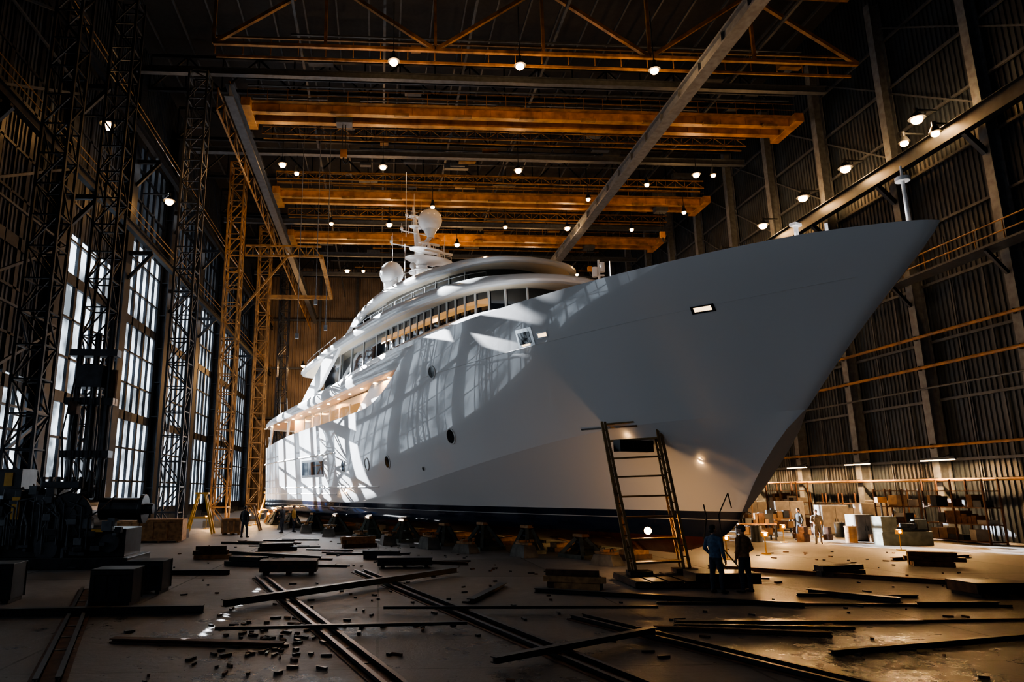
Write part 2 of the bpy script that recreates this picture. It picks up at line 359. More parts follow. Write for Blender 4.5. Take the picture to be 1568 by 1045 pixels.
def crane(y,z,xa,xb,tx):
    e=empty('overhead_crane',(0,y,0)); mb=MB()
    for dy in(-.7,.7):
        mb.box(((xa+xb)/2,dy,z),(xb-xa,0.4,0.66),0)
        mb.box(((xa+xb)/2,dy,z+.35),(xb-xa,0.56,0.05),0);mb.box(((xa+xb)/2,dy,z-.35),(xb-xa,0.5,0.05),0)
        for k in range(int((xb-xa)/2)): mb.box((xa+.4+k*2,dy,z),(.05,.48,.62),0)
    for x in(xa,xb): mb.box((x,0,z-.05),(0.7,3.6,0.7),0)
    mb.make('bridge_girders',[M_orange],e,bevel=0.02)
    mb=MB()
    for k in range(int((xb-xa)/1.5)): mb.cyl((xa+k*1.5,-1.3,z+.3),(xa+k*1.5,-1.3,z+1.3),0.025,0.025,5,0)
    for dz in(.8,1.3): mb.cyl((xa,-1.3,z+dz),(xb,-1.3,z+dz),0.025,0.025,5,0)
    mb.box(((xa+xb)/2,-1.15,z+.3),(xb-xa,0.4,0.05),0); mb.make('service_walkway',[M_orange2],e)
    mb=MB(); mb.box((tx,0,z+.7),(2.4,2.2,0.5),0); mb.cyl((tx-.8,0,z+.95),(tx+.8,0,z+.95),0.35,0.35,14,1); mb.box((tx,0,z-.5),(1.2,.9,0.6),0)
    for d in(-.12,.12): mb.cyl((tx+d,0,z-.5),(tx+d,0,z-3.0),0.03,0.03,5,1)
    mb.box((tx,0,z-3.2),(0.5,0.3,0.6),2); mb.path([(tx,0,z-3.5),(tx,0,z-3.8),(tx+.2,0,z-4.0),(tx+.35,0,z-3.85),(tx+.33,0,z-3.65)],0.07,8,1)
    mb.make('hoist_trolley',[M_grey,M_steel,M_orange],e)
    mb=MB()
    for k in range(9): mb.box((lerp(xa+2,xb-2,k/8),-1.1,z-.45),(1.1,0.25,0.2),0)
    mb.make('girder_junction_boxes',[M_orange2],e)
crane(49,31,-10.2,32.0,-3); crane(64.5,31,-10.2,32.0,28); crane(75.8,31,-10.2,32.0,24)
mb=MB()
for x,y,z in((-5,51.5,17),(-4.2,51.5,15),(-6.4,52.2,14.5)): mb.cyl((x,y,z),(x,y,31),0.03,0.03,5,0); mb.box((x,y,z-.2),(0.25,0.25,0.4),0)
mb.make('hanging_hoist_cable',[M_lgrey])

# ------------------------------------------------------------------ lamps
def lamp(x,y,z,power,r=0.28,ztop=None,wall=False):
    mb=MB(); mb.cyl((0,0,0.08),(0,0,0.45),r*1.5,0.16,16,0,); mb.cyl((0,0,.45),(0,0,.75),0.12,0.12,8,0); mb.ell((0,0,0.0),(r,r,r*.8),1,14,10)
    if ztop: mb.cyl((0,0,.7),(0,0,ztop-z),0.03,0.03,5,0)
    if wall: mb.beam((0,0,.65),(wall,0,.65),0.1,0.1,0)
    o=mb.make('high_bay_lamp',[M_steel,M_lamp],smooth=True,loc=(x,y,z))
    if power: light('lamp_light','POINT',power,WARM,o,(0,0,-0.5),shadow_soft_size=.3)
for x,y,p in((.6,39.6,700),(8.7,39.6,700),(17.5,39.6,700),(-8.4,54.4,400),(-7.4,56,0),(0,54.4,450),(11.5,54.4,450),(27,54.4,600),(28.5,54.4,0),(23.5,56.6,0),
              (-5.2,67.4,0),(.7,67.4,600),(12.7,67.4,0),(19.2,60,0),(19.2,67.4,600),(26,67.4,0),(29.5,62.6,0),(4.8,62.6,0),(8.3,73,800),
              (-4.3,83,1000),(-2.3,83,0),(18.9,83,1000),(24.6,83,0)):
    lamp(x,y,29.4,p,0.26 if p else 0.19,33.8)
for y,p in((36,1200),(42.5,800),(47.4,700),(53,800),(60,0),(70,800)): lamp(XR-2.9,y,24.3,p,0.31,None,1.3)
lamp(XR-2.9,37.2,23.4,0,0.22,None,1.3); lamp(XR-2.9,34.9,22.8,0,0.22,None,1.3)
for y,z in((40.2,24.8),(53,25.3)): lamp(XL+3.0,y,z,220,0.32,None,-2.2)
lamp(-11,98,20,3000,0.25); lamp(-9,98,20,0,.2)
lamp(-2,100,17,4500,.2); lamp(18,104,17,4500,.2)  # lamps added to brighten the back wall in place of haze

# ------------------------------------------------------------------ yacht
HD=math.atan2(-0.907,0.4205)
yacht=empty('yacht',site(11.4,25.5),HD)
def S(s,y,z): return Vector((-s,-y,z))
KZ=.42
XST=[(.4,-3.0),(.8,-1.5),(1.2,-.65),(1.75,0),(3.92,1.72),(6.7,4.1),(8.1,5.42),(9.36,6.7),(10.0,7.33),(10.6,7.75)]
def xst(z): return sinterp(XST,z)
ZT=[(-7.8,10.35),(-6.5,10.5),(-4,10.62),(3,10.62),(13,10.5),(14.5,10.35),(16,9.7),(18,8.5),(20,7.75),(22,7.5),(35,7.0),(46,6.3)]
ZCH=[(-7.5,5.6),(-3,5.4),(4.4,5.0),(17,2.95),(24,2.1),(46,2.0)]
def ztop(x): return sinterp(ZT,-x)
def zch(x): return sinterp(ZCH,-x)
def base_y(x,z):
    d=max(0,xst(z)-x); w=clamp((z-1.75)/8.85); L=30-4*w; p=1.6+1.33*w**1.3; B=4.95+.25*w
    y=B*(1-max(0,1-d/L)**p)+(.1+.14*w)*(1-math.exp(-d/.12))
    s=-x
    if s>34: y*=1-.13*((s-34)/11)**2
    return y
def under(t): return (1-t**3.2)**.6 if t<1 else 0
def hull_y(x,z):
    zc=zch(x)
    if z<1.75: return base_y(x,1.75)*under(clamp((1.75-z)/(1.75-KZ)))
    dn=max(0,xst(zc)-x); bump=.62*clamp(dn/4)*clamp((28-dn)/14)
    if z>=zc: return base_y(x,z)+bump*max(0,1-(z-zc)/(10.6-zc))**1.5
    t=(z-1.75)/(zc-1.75); yw=base_y(x,1.75); yc=base_y(x,zc)+bump
    return lerp(yw,yc,t**1.1)
dn=[0,.03,.07,.12,.2,.3,.45,.7,1,1.5,2]+[2+k for k in range(1,17)]+[18.5+.5*k for k in range(0,26)]+[32+k for k in range(0,21)]
XSTERN=-45.5; XT=xst(10.6)
def xrow(d,z):
    x0=XT-d; return x0-(XT-xst(z))*max(0,1-d/22.0)
rows=[]
NB=8;NL=6;NU=16
for d in dn:
    col=[]
    zc=4.
    for _ in range(6): zc=zch(xrow(d,zc))
    zt=10.6
    for _ in range(6): zt=ztop(xrow(d,min(zt,10.6)))
    zs=[KZ+(1.75-KZ)*(k/NB)**.8 for k in range(NB)]+[lerp(1.75,zc,k/NL) for k in range(NL)]+[lerp(zc,zt,k/NU) for k in range(NU+1)]
    for z in zs:
        x=xrow(d,z); x=max(x,XSTERN-(z-1.75)*.08); dd=xst(z)-x
        if z<1.75: y=base_y(xst(1.75)-dd,1.75)*under((1.75-z)/(1.75-KZ))
        else: y=hull_y(x,z)
        col.append((x,y if d>0 else 0,z))
    rows.append(col)
me=bpy.data.meshes.new('hull'); bm=bmesh.new(); R=len(rows[0])
for sgn in(-1,1):
    g=[[bm.verts.new((x,sgn*y,z)) for x,y,z in col] for col in rows]
    for i in range(len(g)-1):
        for j in range(R-1):
            try: bm.faces.new((g[i][j],g[i+1][j],g[i+1][j+1],g[i][j+1]))
            except ValueError: pass
    inn=[];dk=[]
    for col,d in zip(rows,dn):
        x,y,z=col[-1]; yi=max(0,y-.16); xx=x-.22*max(0,1-d/3); inn.append(bm.verts.new((xx,sgn*yi,z)))
        xd=x-1.5*max(0,1-d/9)-.1; yd=max(0,min(yi,hull_y(xd,z-1.0)-.15)) if xd<xst(z-1) else 0
        dk.append((bm.verts.new((xd,sgn*yd,z-1.0)),bm.verts.new((xd,0,z-1.0))))
    for i in range(len(g)-1):
        bm.faces.new((g[i][-1],g[i+1][-1],inn[i+1],inn[i]))
        bm.faces.new((inn[i],inn[i+1],dk[i+1][0],dk[i][0])); f=bm.faces.new((dk[i][0],dk[i+1][0],dk[i+1][1],dk[i][1])); f.material_index=1
    for j in range(R-1):
        a=g[-1][j];c=g[-1][j+1]
        bm.faces.new((a,c,bm.verts.new((c.co.x-.35,0,c.co.z)),bm.verts.new((a.co.x-.35,0,a.co.z))))
bmesh.ops.remove_doubles(bm,verts=bm.verts,dist=0.0008)
bmesh.ops.recalc_face_normals(bm,faces=bm.faces)
for f in bm.faces: f.smooth=True
for e in bm.edges:
    if len(e.link_faces)==2 and e.calc_face_angle(0)>math.radians(32): e.smooth=False
# crease the knuckle line where it is pronounced
for e in bm.edges:
    if len(e.link_faces)==2 and e.calc_face_angle(0)>math.radians(5):
        a,c=e.verts
        if abs(a.co.z-zch(a.co.x))<.12 and abs(c.co.z-zch(c.co.x))<.12 and a.co.x>-19 and a.co.z>2.4: e.smooth=False
bm.to_mesh(me);bm.free()
hm=bpy.data.materials.new('hull_paint');hm.use_nodes=True;nt=hm.node_tree;b=nt.nodes['Principled BSDF']
tc=nt.nodes.new('ShaderNodeTexCoord');sp=nt.nodes.new('ShaderNodeSeparateXYZ');nt.links.new(tc.outputs['Object'],sp.inputs[0])
mr=nt.nodes.new('ShaderNodeMapRange');mr.inputs['From Max'].default_value=4.0;nt.links.new(sp.outputs['Z'],mr.inputs['Value'])
cr=nt.nodes.new('ShaderNodeValToRGB');cr.color_ramp.interpolation='CONSTANT'
el=cr.color_ramp.elements; el[0].position=0;el[0].color=(0.09,0.018,0.012,1);el[1].position=1.1/4;el[1].color=(0.005,0.014,0.042,1)
for p,c in((1.72/4,(.6,.6,.6,1)),(1.76/4,(0.005,0.014,0.042,1)),(2.04/4,(.8,.81,.83,1))):
    e=el.new(p);e.color=c
nt.links.new(mr.outputs['Result'],cr.inputs['Fac']);nt.links.new(cr.outputs['Color'],b.inputs['Base Color'])
b.inputs['Roughness'].default_value=0.16;b.inputs['Coat Weight'].default_value=0.9;b.inputs['Coat Roughness'].default_value=0.02
me.materials.append(hm);me.materials.append(M_teak)
ho=bpy.data.objects.new('hull',me);bpy.context.scene.collection.objects.link(ho);ho.parent=yacht

def on_hull(s,z,off=0.0):
    x=-s;y=hull_y(x,z);e=.05
    dx=(hull_y(x+e,z)-hull_y(x-e,z))/(2*e);dz=(hull_y(x,z+e)-hull_y(x,z-e))/(2*e)
    n=Vector((-dx,-1.0,-dz)).normalized()
    return Vector((x,-y,z))+n*off,n
mb=MB()
def port(s,z,ru,rv,m=0):
    p,n=on_hull(s,z); t=Vector((1,0,0));t=(t-n*t.dot(n)).normalized();u=n.cross(t);k=20
    def ring(r,o): return [p+n*o+t*math.cos(2*math.pi*i/k)*ru*r+u*math.sin(2*math.pi*i/k)*rv*r for i in range(k)]
    for side in(0,1):
        def mir(q): return [Vector((a.x,-a.y,a.z)) for a in q] if side else q
        mb.loft([mir(ring(1.22,-.05)),mir(ring(1.2,.035)),mir(ring(1.02,.04)),mir(ring(1.0,.015))],1,cap=False)
        mb.quad(mir(ring(1.01,.016)),0)
port(13,8.6,.26,.28);port(12.3,5.37,.28,.34);port(18.6,4.35,.24,.32);port(21.1,4.3,.24,.32);port(24.6,4.28,.24,.32);port(15.1,3.9,.1,.1)
mb.make('portholes',[M_glass,M_whitem],yacht,smooth=True)
mb=MB()
def patch(s0,s1,z0,z1,m,off=.02,n=4):
    for side in(0,1):
        g=[[on_hull(lerp(s0,s1,i/n),lerp(z0,z1,j/2),off)[0] for j in range(3)] for i in range(n+1)]
        if side: g=[[Vector((a.x,-a.y,a.z)) for a in r] for r in g]
        for i in range(n):
            for j in range(2): mb.quad([g[i][j],g[i+1][j],g[i+1][j+1],g[i][j+1]],m)
patch(28.2,32.8,3.7,4.9,1,.02)
for k in range(3): patch(28.4+k*1.5,29.7+k*1.5,3.85,4.75,0,.035,2)
patch(5.7,6.6,8.75,9.5,1,.02);patch(5.85,6.5,8.85,9.35,0,.03);patch(4.95,5.5,8.95,9.2,1,.02);patch(5.0,5.42,9.0,9.15,2,.035)
patch(-1.6,-.85,8.8,9.05,0,.02);patch(-1.5,-.95,8.86,9.0,2,.035);patch(5.95,6.4,8.78,8.86,2,.04)
mb.make('hull_side_windows',[M_glass,M_chrome,emat('warm_marker_glow',(1,.7,.4),3)],yacht)
mb=MB()
for z0,z1,s0,s1,r in((3.0,3.0,20,45,.035),(5.2,5.0,26,45,.05),(2.55,2.5,26,45,.025)):
    for side in(1,-1):
        pts=[]
        for k in range(40):
            p,n=on_hull(lerp(s0,s1,k/39),lerp(z0,z1,k/39),.01);pts.append((p.x,p.y*side,p.z))
        mb.path(pts,r,6,0)
pts=[on_hull(lerp(-5.5,14,k/59),9.15-.012*k,.0)[0] for k in range(60)]
mb.path(pts,.012,5,0); mb.path([(p.x,-p.y,p.z) for p in pts],.012,5,0)
mb.make('rub_rails',[M_whitem],yacht,smooth=True)

def outline(tab,n=40):
    s0=tab[0][0];s1=tab[-1][0]; out=[]
    for k in range(n+1):
        t=.5-.5*math.cos(math.pi*k/n); s=lerp(s0,s1,t); out.append((s,max(0,sinterp(tab,s))))
    return out
def body(mb,tab,zlo,zhi,prof,m=0,n=40,mtop=None,mbot=None,shift=None):
    o=outline(tab,n); ring=[(s,y) for s,y in o]+[(s,-y) for s,y in reversed(o)]
    k=len(ring); nr=[]
    for i in range(k):
        a=Vector(ring[i-1]);c=Vector(ring[(i+1)%k])
        if i==0: a=Vector(ring[k-2]) if ring[0][1]<1e-4 else Vector(ring[-1])
        d=(c-a); nn=Vector((-d.y,d.x)) if d.length>0 else Vector((0,1))
        nr.append(nn.normalized() if nn.length else Vector((1,0)))
    if nr[len(o)//2].y<0: nr=[-q for q in nr]
    rings=[]
    for ins,fr in prof:
        r=[]
        for (s,y),nn in zip(ring,nr):
            sh=shift(fr) if shift else 0
            yy=y-nn.y*ins
            if (y>0 and yy<0) or (y<0 and yy>0): yy=0
            r.append(S(s-nn.x*ins+sh,yy,lerp(zlo(s),zhi(s),fr)))
        rings.append(r)
    mb.loft(rings,m,cap=False)
    for rr,mm in((rings[0],mbot),(rings[-1],mtop)):
        mm=m if mm is None else mm
        h=len(o)
        for i in range(h-1): mb.quad([rr[i],rr[i+1],rr[2*h-2-i],rr[2*h-1-i]],mm)
fas=[(.35,0),(.08,.06),(0,.3),(0,.7),(.06,.93),(.25,1)]
f=lambda t:(lambda s:sinterp(t,s))
tA=[(13.5,5.0),(16,5.32),(22,5.45),(32,5.4),(40,5.2),(44,4.8),(45.6,4.0),(46.3,2.2),(46.5,0)]
zAlo=[(13,8.9),(16,9.25),(22,9.1),(30,8.65),(38,8.3),(46.5,8.1)]
mb=MB(); body(mb,tA,f(zAlo),f([(13,10.45),(16,10.45),(20,10.15),(28,9.6),(38,9.0),(44,8.6),(46.5,8.3)]),fas,0,60,0,1)
mb.make('upper_deck_wing',[M_white,M_soffit],yacht,smooth=True,double=True)
mb=MB(); tS=[(14,3.9),(18,4.2),(36,4.2),(37,4.0),(37.2,0)]
body(mb,tS,f([(14,5.6),(38,5.6)]),f([(14,9.0),(22,8.95),(38,8.3)]),[(0,0),(0,1)],0,30)
mb.make('main_deck_house',[M_soffit],yacht,double=True)
mb=MB()
for sg in(1,-1):
    for k in range(9): mb.box(S(19.5+k*1.85,sg*4.23,7.75),(1.6,0.08,1.2),0)
    for k in range(10): mb.box(S(18.55+k*1.85,sg*4.26,7.6),(0.12,0.1,1.7),1)
mb.make('saloon_windows',[M_glasswarm,M_whitem],yacht)
mb=MB()
for k in range(14):
    s=19+k*1.95; z=sinterp(zAlo,s)
    for sg in(1,-1): mb.cyl(S(s,sg*4.75,z+.02),S(s,sg*4.75,z-.03),.09,.09,10,0)
mb.make('deck_downlights',[emat('downlight_glow',(1,.66,.32),30)],yacht)
for s,p in((19.5,60),(23.5,60),(28,60),(32.5,70),(36.5,80),(41,110)):
    light('deck_light','AREA',p*2.0,(1,.46,.14),yacht,S(s,4.75 if s<40 else 2,sinterp(zAlo,s)-.12),size=.8)
mb=MB()
for sg in(1,-1):
    for s in(38.6,43.3): mb.tube([S(s+.5,sg*4.5,6.0),S(s,sg*4.5,7.2),S(s-.6,sg*4.6,8.4)],[(.3,.12),(.22,.1),(.35,.12)],12,0)
    for k in range(12): mb.cyl(S(34+k*.95,sg*4.65,6.7),S(34+k*.95,sg*4.65,7.35),.02,.02,6,1)
mb.make('deck_pillars',[M_white,M_chrome],yacht,smooth=True)
mb=MB(); tC=[(5.2,0),(5.4,1.2),(6.4,2.6),(9,3.9),(12,4.4),(20,4.65),(30,4.4),(33,4.1),(33.4,0)]
body(mb,tC,f([(5,9.6),(33,8.9)]),f([(5,10.75),(8,11.2),(14,11.35),(22,11.0),(33,9.9)]),[(-.1,0),(0,.5),(.1,.85),(.45,1)],0,50)
mb.make('portuguese_bridge_coaming',[M_white],yacht,smooth=True,double=True)
mb=MB(); tW=[(8.4,0),(8.6,1.4),(9.8,2.8),(12,3.65),(20,3.95),(30,3.9),(32,3.7),(32.3,0)]
body(mb,tW,f([(5,10.6),(14,11.0),(22,10.4),(33,9.3)]),f([(8,12.6),(19,13.0),(27,12.6),(37,11.9)]),[(0,0),(.25,1)],0,60,shift=lambda fr:fr*.35)
mb.make('bridge_deck_glass',[M_glass],yacht,smooth=True,double=True)
mb=MB(); tW2=[(8.4,0),(8.6,1.4),(9.8,2.8),(12,3.65),(20,3.95),(30,3.9),(32,3.7)]
for k in range(16):
    s=9.0+k*.8; y=sinterp(tW2,s)+.03; s2=s+.7; y2=sinterp(tW2,s2)+.03
    for sg in(1,-1):
        mb.beam(S(s,sg*y,11.0),S(s+.35,sg*(y-.2),12.75),0.08,0.08,0)
        if k>1: mb.quad([S(s+.1,sg*(y+.005),11.75),S(s2-.02,sg*(y2+.005),11.75),S(s2+.12,sg*(y2-.1),12.2),S(s+.24,sg*(y-.1),12.2)],1)
for k in range(5):
    s=22.5+k*2.1
    for sg in(1,-1): mb.beam(S(s,sg*3.98,10.2),S(s+.35,sg*3.75,12.6),0.07,0.07,0)
for k in range(12):
    s=13.5+k*1.35; y=sinterp([(11,2.3),(15,3.0),(24,3.3),(29,3.1)],s)+.02
    for sg in(1,-1): mb.beam(S(s,sg*(y+.08),13.4),S(s+.3,sg*(y-.12),14.6),0.06,0.06,0)
mb.make('bridge_window_mullions',[M_whitem,M_glasswarm],yacht)
mb=MB(); tB=[(7.2,0),(7.4,1.3),(8.6,2.9),(11,4.1),(16,4.6),(24,4.75),(31,4.7),(36,4.3),(38.2,3.4),(38.8,1.5),(39,0)]
zB=[(7,12.75),(12,13.25),(19,13.5),(27,13.1),(33,12.55),(39,12.25)]
body(mb,tB,f([(7,12.4),(12,12.65),(19,12.8),(27,12.5),(33,12.15),(39,12.0)]),f(zB),fas,0,60,0,1)
mb.make('bridge_deck_roof',[M_white,M_soffit],yacht,smooth=True,double=True)
mb=MB(); tD=[(11.2,0),(11.4,1.0),(12.6,2.3),(15,3.0),(24,3.3),(29,3.1),(29.3,0)]
body(mb,tD,f([(7,12.9),(30,12.6)]),f([(9,14.2),(22,14.9),(30,14.2)]),[(-.15,0),(.15,1)],0,50,shift=lambda fr:fr*.3)
mb.make('sky_lounge_glass',[M_glass],yacht,smooth=True,double=True)
mb=MB(); tDb=[(10.6,0),(10.8,1.2),(12,2.7),(15,3.6),(24,3.9),(30,3.7),(31,3.2),(31.2,0)]
zDb=[(9,13.4),(19,13.85),(27,13.5),(31,12.9)]
body(mb,tDb,f([(7,12.9),(31,12.4)]),f(zDb),[(0,0),(.05,.7),(.3,1)],0,50)
mb.make('sky_deck_bulwark',[M_white],yacht,smooth=True,double=True)
mb=MB(); tE=[(9.6,0),(9.8,1.2),(11,2.7),(14,3.5),(20,3.9),(26,3.7),(29.6,2.8),(30.3,1.2),(30.4,0)]
body(mb,tE,f([(9,14.1),(14,14.5),(22,14.85),(27,14.45),(30.4,14.0)]),f([(9,14.3),(14,14.95),(22,15.35),(27,14.8),(30.4,14.15)]),fas,0,60,0,1)
mb.make('sky_lounge_roof',[M_white,M_soffit],yacht,smooth=True,double=True)
mb=MB(); tF=[(17.5,0),(17.8,1.2),(19,2.2),(22,2.9),(25.5,2.8),(26.8,1.5),(27,0)]
zF=[(17,15.5),(22,16.2),(27,15.8)]
body(mb,tF,f([(17,14.9),(27,14.6)]),f(zF),[(-.2,0),(0,.4),(.15,.8),(.6,1)],0,40)
mb.make('radar_arch_deck',[M_white],yacht,smooth=True,double=True)
mb=MB()
for sg in(1,-1):
    for pts,y in(([(36.5,8.95),(33.0,9.2),(27.5,12.5),(30.5,12.3)],4.55),([(31.5,12.6),(29.2,12.95),(25.2,14.75),(27.4,14.6)],3.55),([(18.5,9.3),(21.5,9.2),(24.5,7.2),(19.0,7.2)],4.7)):
        a=[S(s,sg*y,z) for s,z in pts];c=[S(s,sg*(y-.25),z) for s,z in pts]
        mb.loft([a,c],0)
mb.make('fashion_plates',[M_white],yacht,bevel=0.05)
# mast
mb=MB()
def mring(s,hs,hy,z,k=16): return [S(s+hs*math.cos(2*math.pi*i/k),hy*math.sin(2*math.pi*i/k),z) for i in range(k)]
mb.loft([mring(23.4,1.1,.7,15.9),mring(23.5,.8,.5,16.9),mring(23.8,.5,.36,18.2),mring(24.2,.34,.26,19.6),mring(24.6,.22,.18,21.0),mring(24.9,.15,.12,22.2),mring(25.0,.08,.08,23.0)],0)
for z,hs,hy,s in((17.35,1.1,1.35,22.9),(18.2,1.0,1.8,22.7),(19.05,.65,1.3,23.1),(21.3,.35,.55,24.6),(22.2,.25,.4,24.9)):
    mb.loft([mring(s,hs*.8,hy*.9,z-.05,28),mring(s,hs,hy,z,28),mring(s,hs,hy,z+.03,28),mring(s,hs*.95,hy*.98,z+.05,28)],0)
    for q in(-.8,-.4,.0,.4,.8): mb.cyl(S(s-hs*.6,hy*q,z),S(s-hs*.6,hy*q,z+.3),.012,.012,5,0)
    mb.beam(S(s-hs*.6,hy*.8,z+.3),S(s-hs*.6,-hy*.8,z+.3),.02,.02,0)
mb.ell(S(22.7,-.1,21.15),.84,0,32,20); mb.cyl(S(22.7,-.1,19.9),S(22.7,-.1,20.5),.2,.5,16,0); mb.beam(S(22.7,-.1,19.95),S(24.2,-.05,19.3),.25,.2,0)
mb.ell(S(24.2,2.1,17.35),(.82,.82,.88),0,32,20); mb.cyl(S(24.2,2.1,15.6),S(24.2,2.1,16.8),.4,.6,16,0)
mb.ell(S(24.2,-2.9,17.2),(.75,.75,.8),0,24,16); mb.cyl(S(24.2,-2.9,15.4),S(24.2,-2.9,16.6),.4,.5,16,0)
for s,y,z,w in((21.9,-.3,18.6,2.2),(22.5,.1,19.35,1.6)):
    mb.box(S(s,y,z),(.14,w,.12),0);mb.cyl(S(s,y,z-.35),S(s,y,z-.05),.15,.11,12,0)
for y in(-1.2,1.3): mb.ell(S(22.6,y,17.62),(.22,.22,.26),0,14,8)
for z,w in((19.6,2.1),(20.7,1.3),(21.8,.9)):
    mb.beam(S(24.3,w,z),S(24.3,-w,z),.06,.06,0)
    for y in(-w,-w*.6,w*.6,w): mb.cyl(S(24.3,y,z-.15),S(24.3,y,z+.55),.025,.02,6,0)
    mb.ell(S(24.3,w,z+.15),(.12,.12,.16),0,10,6);mb.ell(S(24.3,-w*.6,z+.15),(.1,.1,.14),0,10,6)
for s,y,z0,z1,r in((25.0,.6,20.6,25.6,.03),(24.9,0,22.5,24.0,.02),(24.5,1.9,17.5,20.5,.02),(23.5,-1.7,18.5,20.6,.02),(22,2.2,16.4,18.8,.02),(24.6,-.4,21.8,23.4,.02)):
    mb.cyl(S(s,y,z0),S(s,y,z1),r,r*.6,6,0)
mb.make('mast_and_radomes',[M_white],yacht,smooth=True)
mb=MB()
def rail(fn,s0,s1,z,h,n,r=.02):
    for sg in(1,-1):
        pts=[S(lerp(s0,s1,k/n),sg*fn(lerp(s0,s1,k/n)),z(lerp(s0,s1,k/n))+h) for k in range(n+1)]
        mb.path(pts,r,6,0)
        for p in pts[::2]: mb.cyl(p,p-Vector((0,0,h)),r*.8,r*.8,6,0)
rail(lambda s:sinterp(tDb,s)-.2,12,30,f(zDb),.45,30)
rail(lambda s:sinterp(tB,s)-.5,29,37,f(zB),.7,14)
rail(lambda s:sinterp(tF,s)-.6,18.5,26,f(zF),.5,14)
mb.make('stainless_guard_rails',[M_chrome],yacht,smooth=True)
mb=MB()
mb.cyl(S(-6.8,0,9.9),S(-6.8,0,12.0),.07,.05,12,0); mb.cyl(S(-6.8,0,11.9),S(-6.8,0,12.02),.2,.2,16,0); mb.cyl(S(-6.8,0,12.0),S(-6.8,0,12.4),.045,.03,8,0); mb.cyl(S(-6.8,0,9.9),S(-6.8,0,10.1),.14,.14,12,0)
mb.cyl(S(-3.9,.9,9.9),S(-3.9,.9,11.35),.08,.07,10,0); mb.box(S(-3.9,.9,11.35),(.22,.34,.1),0)
mb.cyl(S(-4.6,.4,9.9),S(-4.6,.4,11.25),.05,.05,8,0)
mb.cyl(S(3.0,2.5,9.6),S(3.0,2.5,11.9),.03,.02,6,0)
mb.cyl(S(6.0,.3,10.6),S(6.0,.3,13.2),.07,.05,8,0)
for y,z in((.1,12.9),(.55,12.6)): mb.cyl(S(6,y,z-.25),S(6,y,z+.2),.13,.13,10,0)
mb.beam(S(6,.0,12.5),S(6,.6,12.4),.07,.07,0)
mb.ell(S(-1.2,1.5,10.7),(.15,.15,.1),0,10,6)
mb.cyl(S(44.0,3.5,8.5),S(44.6,3.5,11.2),.04,.02,6,0); mb.cyl(S(41,3.8,8.5),S(41.4,3.8,10.6),.03,.02,6,0)
mb.make('foredeck_light_masts',[mat('mast_white',(.85,.85,.85),.3)],yacht,smooth=True)

# ------------------------------------------------------------------ hull supports
SM=Matrix.Translation(yacht.location)@Matrix.Rotation(HD,4,'Z'); SMI=SM.inverted()
def ship_w(s,y,z=0): return SM@S(s,y,z)
def stand(s,y,h,scale=1.0):
    mb=MB(); b=.75*scale
    for sx in(-1,1):
        for sy in(-1,1): mb.beam((sx*b,sy*b*.8,0.06),(sx*.16,sy*.14,h-.18),.15,.15,0)
    for sy in(-1,1): mb.beam((-b,sy*b*.8,.08),(b,sy*b*.8,.08),.16,.16,0)
    for sx in(-1,1): mb.beam((sx*b,-b*.8,.08),(sx*b,b*.8,.08),.16,.16,0); mb.beam((sx*b*.55,-b*.45,h*.45),(sx*b*.55,b*.45,h*.45),.1,.1,0)
    for sx in(-1,1): mb.quad([(sx*b*.8,-.3,.1),(sx*b*.8,.3,.1),(sx*.15,.12,h-.25),(sx*.15,-.12,h-.25)],0)
    mb.cyl((0,0,h*.35),(0,0,h-.1),.12,.12,12,1); mb.cyl((0,0,h*.6),(0,0,h*.6+.08),.22,.22,12,1)
    mb.box((0,0,h-.06),(.6,.4,.12),2)
    p=ship_w(s,y); mb.make('hull_support_stand',[M_green,M_steel,M_wood],loc=(p.x,p.y,0),rotz=HD)
def under_z(s,y):
    yw=base_y(-s,1.75); lo,hi=0,1
    for _ in range(30):
        m=(lo+hi)/2
        if under(m)*yw>abs(y): lo=m
        else: hi=m
    return 1.75-(1.75-KZ)*lo
for s,k,sc in((6.8,.8,1.0),(9.6,.9,.8),(12.4,.92,1.1),(15.4,.9,.8),(18.9,.93,1.1),(22.5,.94,.8),(27,.94,1.1),(31,.94,.9),(36,.94,1),(41,.93,1),(9.7,-.88,1),(15,-.9,1),(21.5,-.92,1),(28.5,-.92,1),(36,-.92,1)):
    y=base_y(-s,1.75)*k; z=under_z(s,abs(y)+.18); stand(s,y,z-.03,sc)
for k in range(9):
    s=5.2+k*4.5; mb=MB()
    mb.box((0,0,.1),(1.5,.55,.2),0);mb.box((0,0,.3),(1.2,.5,.2),1)
    p=ship_w(s,0); mb.make('keel_block',[M_rust,M_wood],loc=(p.x,p.y,0),rotz=HD+1.57,bevel=.01)
rk=random.Random(21)
for s,y in((4.0,2.6),(8.2,3.4),(11.0,4.6),(13.9,4.9),(17.1,5.6),(20.7,5.7),(25,5.9),(29,6.0),(34,6.0)):
    mb=MB(); a=.55;t=.4;h=rk.uniform(.35,.6)
    mb.loft([[(-a,-a*.7,0),(a,-a*.7,0),(a,a*.7,0),(-a,a*.7,0)],[(-t,-t*.7,h),(t,-t*.7,h),(t,t*.7,h),(-t,t*.7,h)]],0)
    mb.box((0,0,h+.05),(.95,.22,.1),1);mb.box((.05,.05,h+.15),(.2,.8,.1),1)
    for sx in(-1,1): mb.path([(sx*.2,0,h),(sx*.2,0,h+.22),(sx*.2,.15,h+.22),(sx*.2,.15,h)],.02,6,2)
    p=ship_w(s,y); mb.make('ballast_block',[M_conc,M_wood,M_steel],loc=(p.x,p.y,0),rotz=HD+rk.uniform(-.5,.5),bevel=.015)
occl=[]
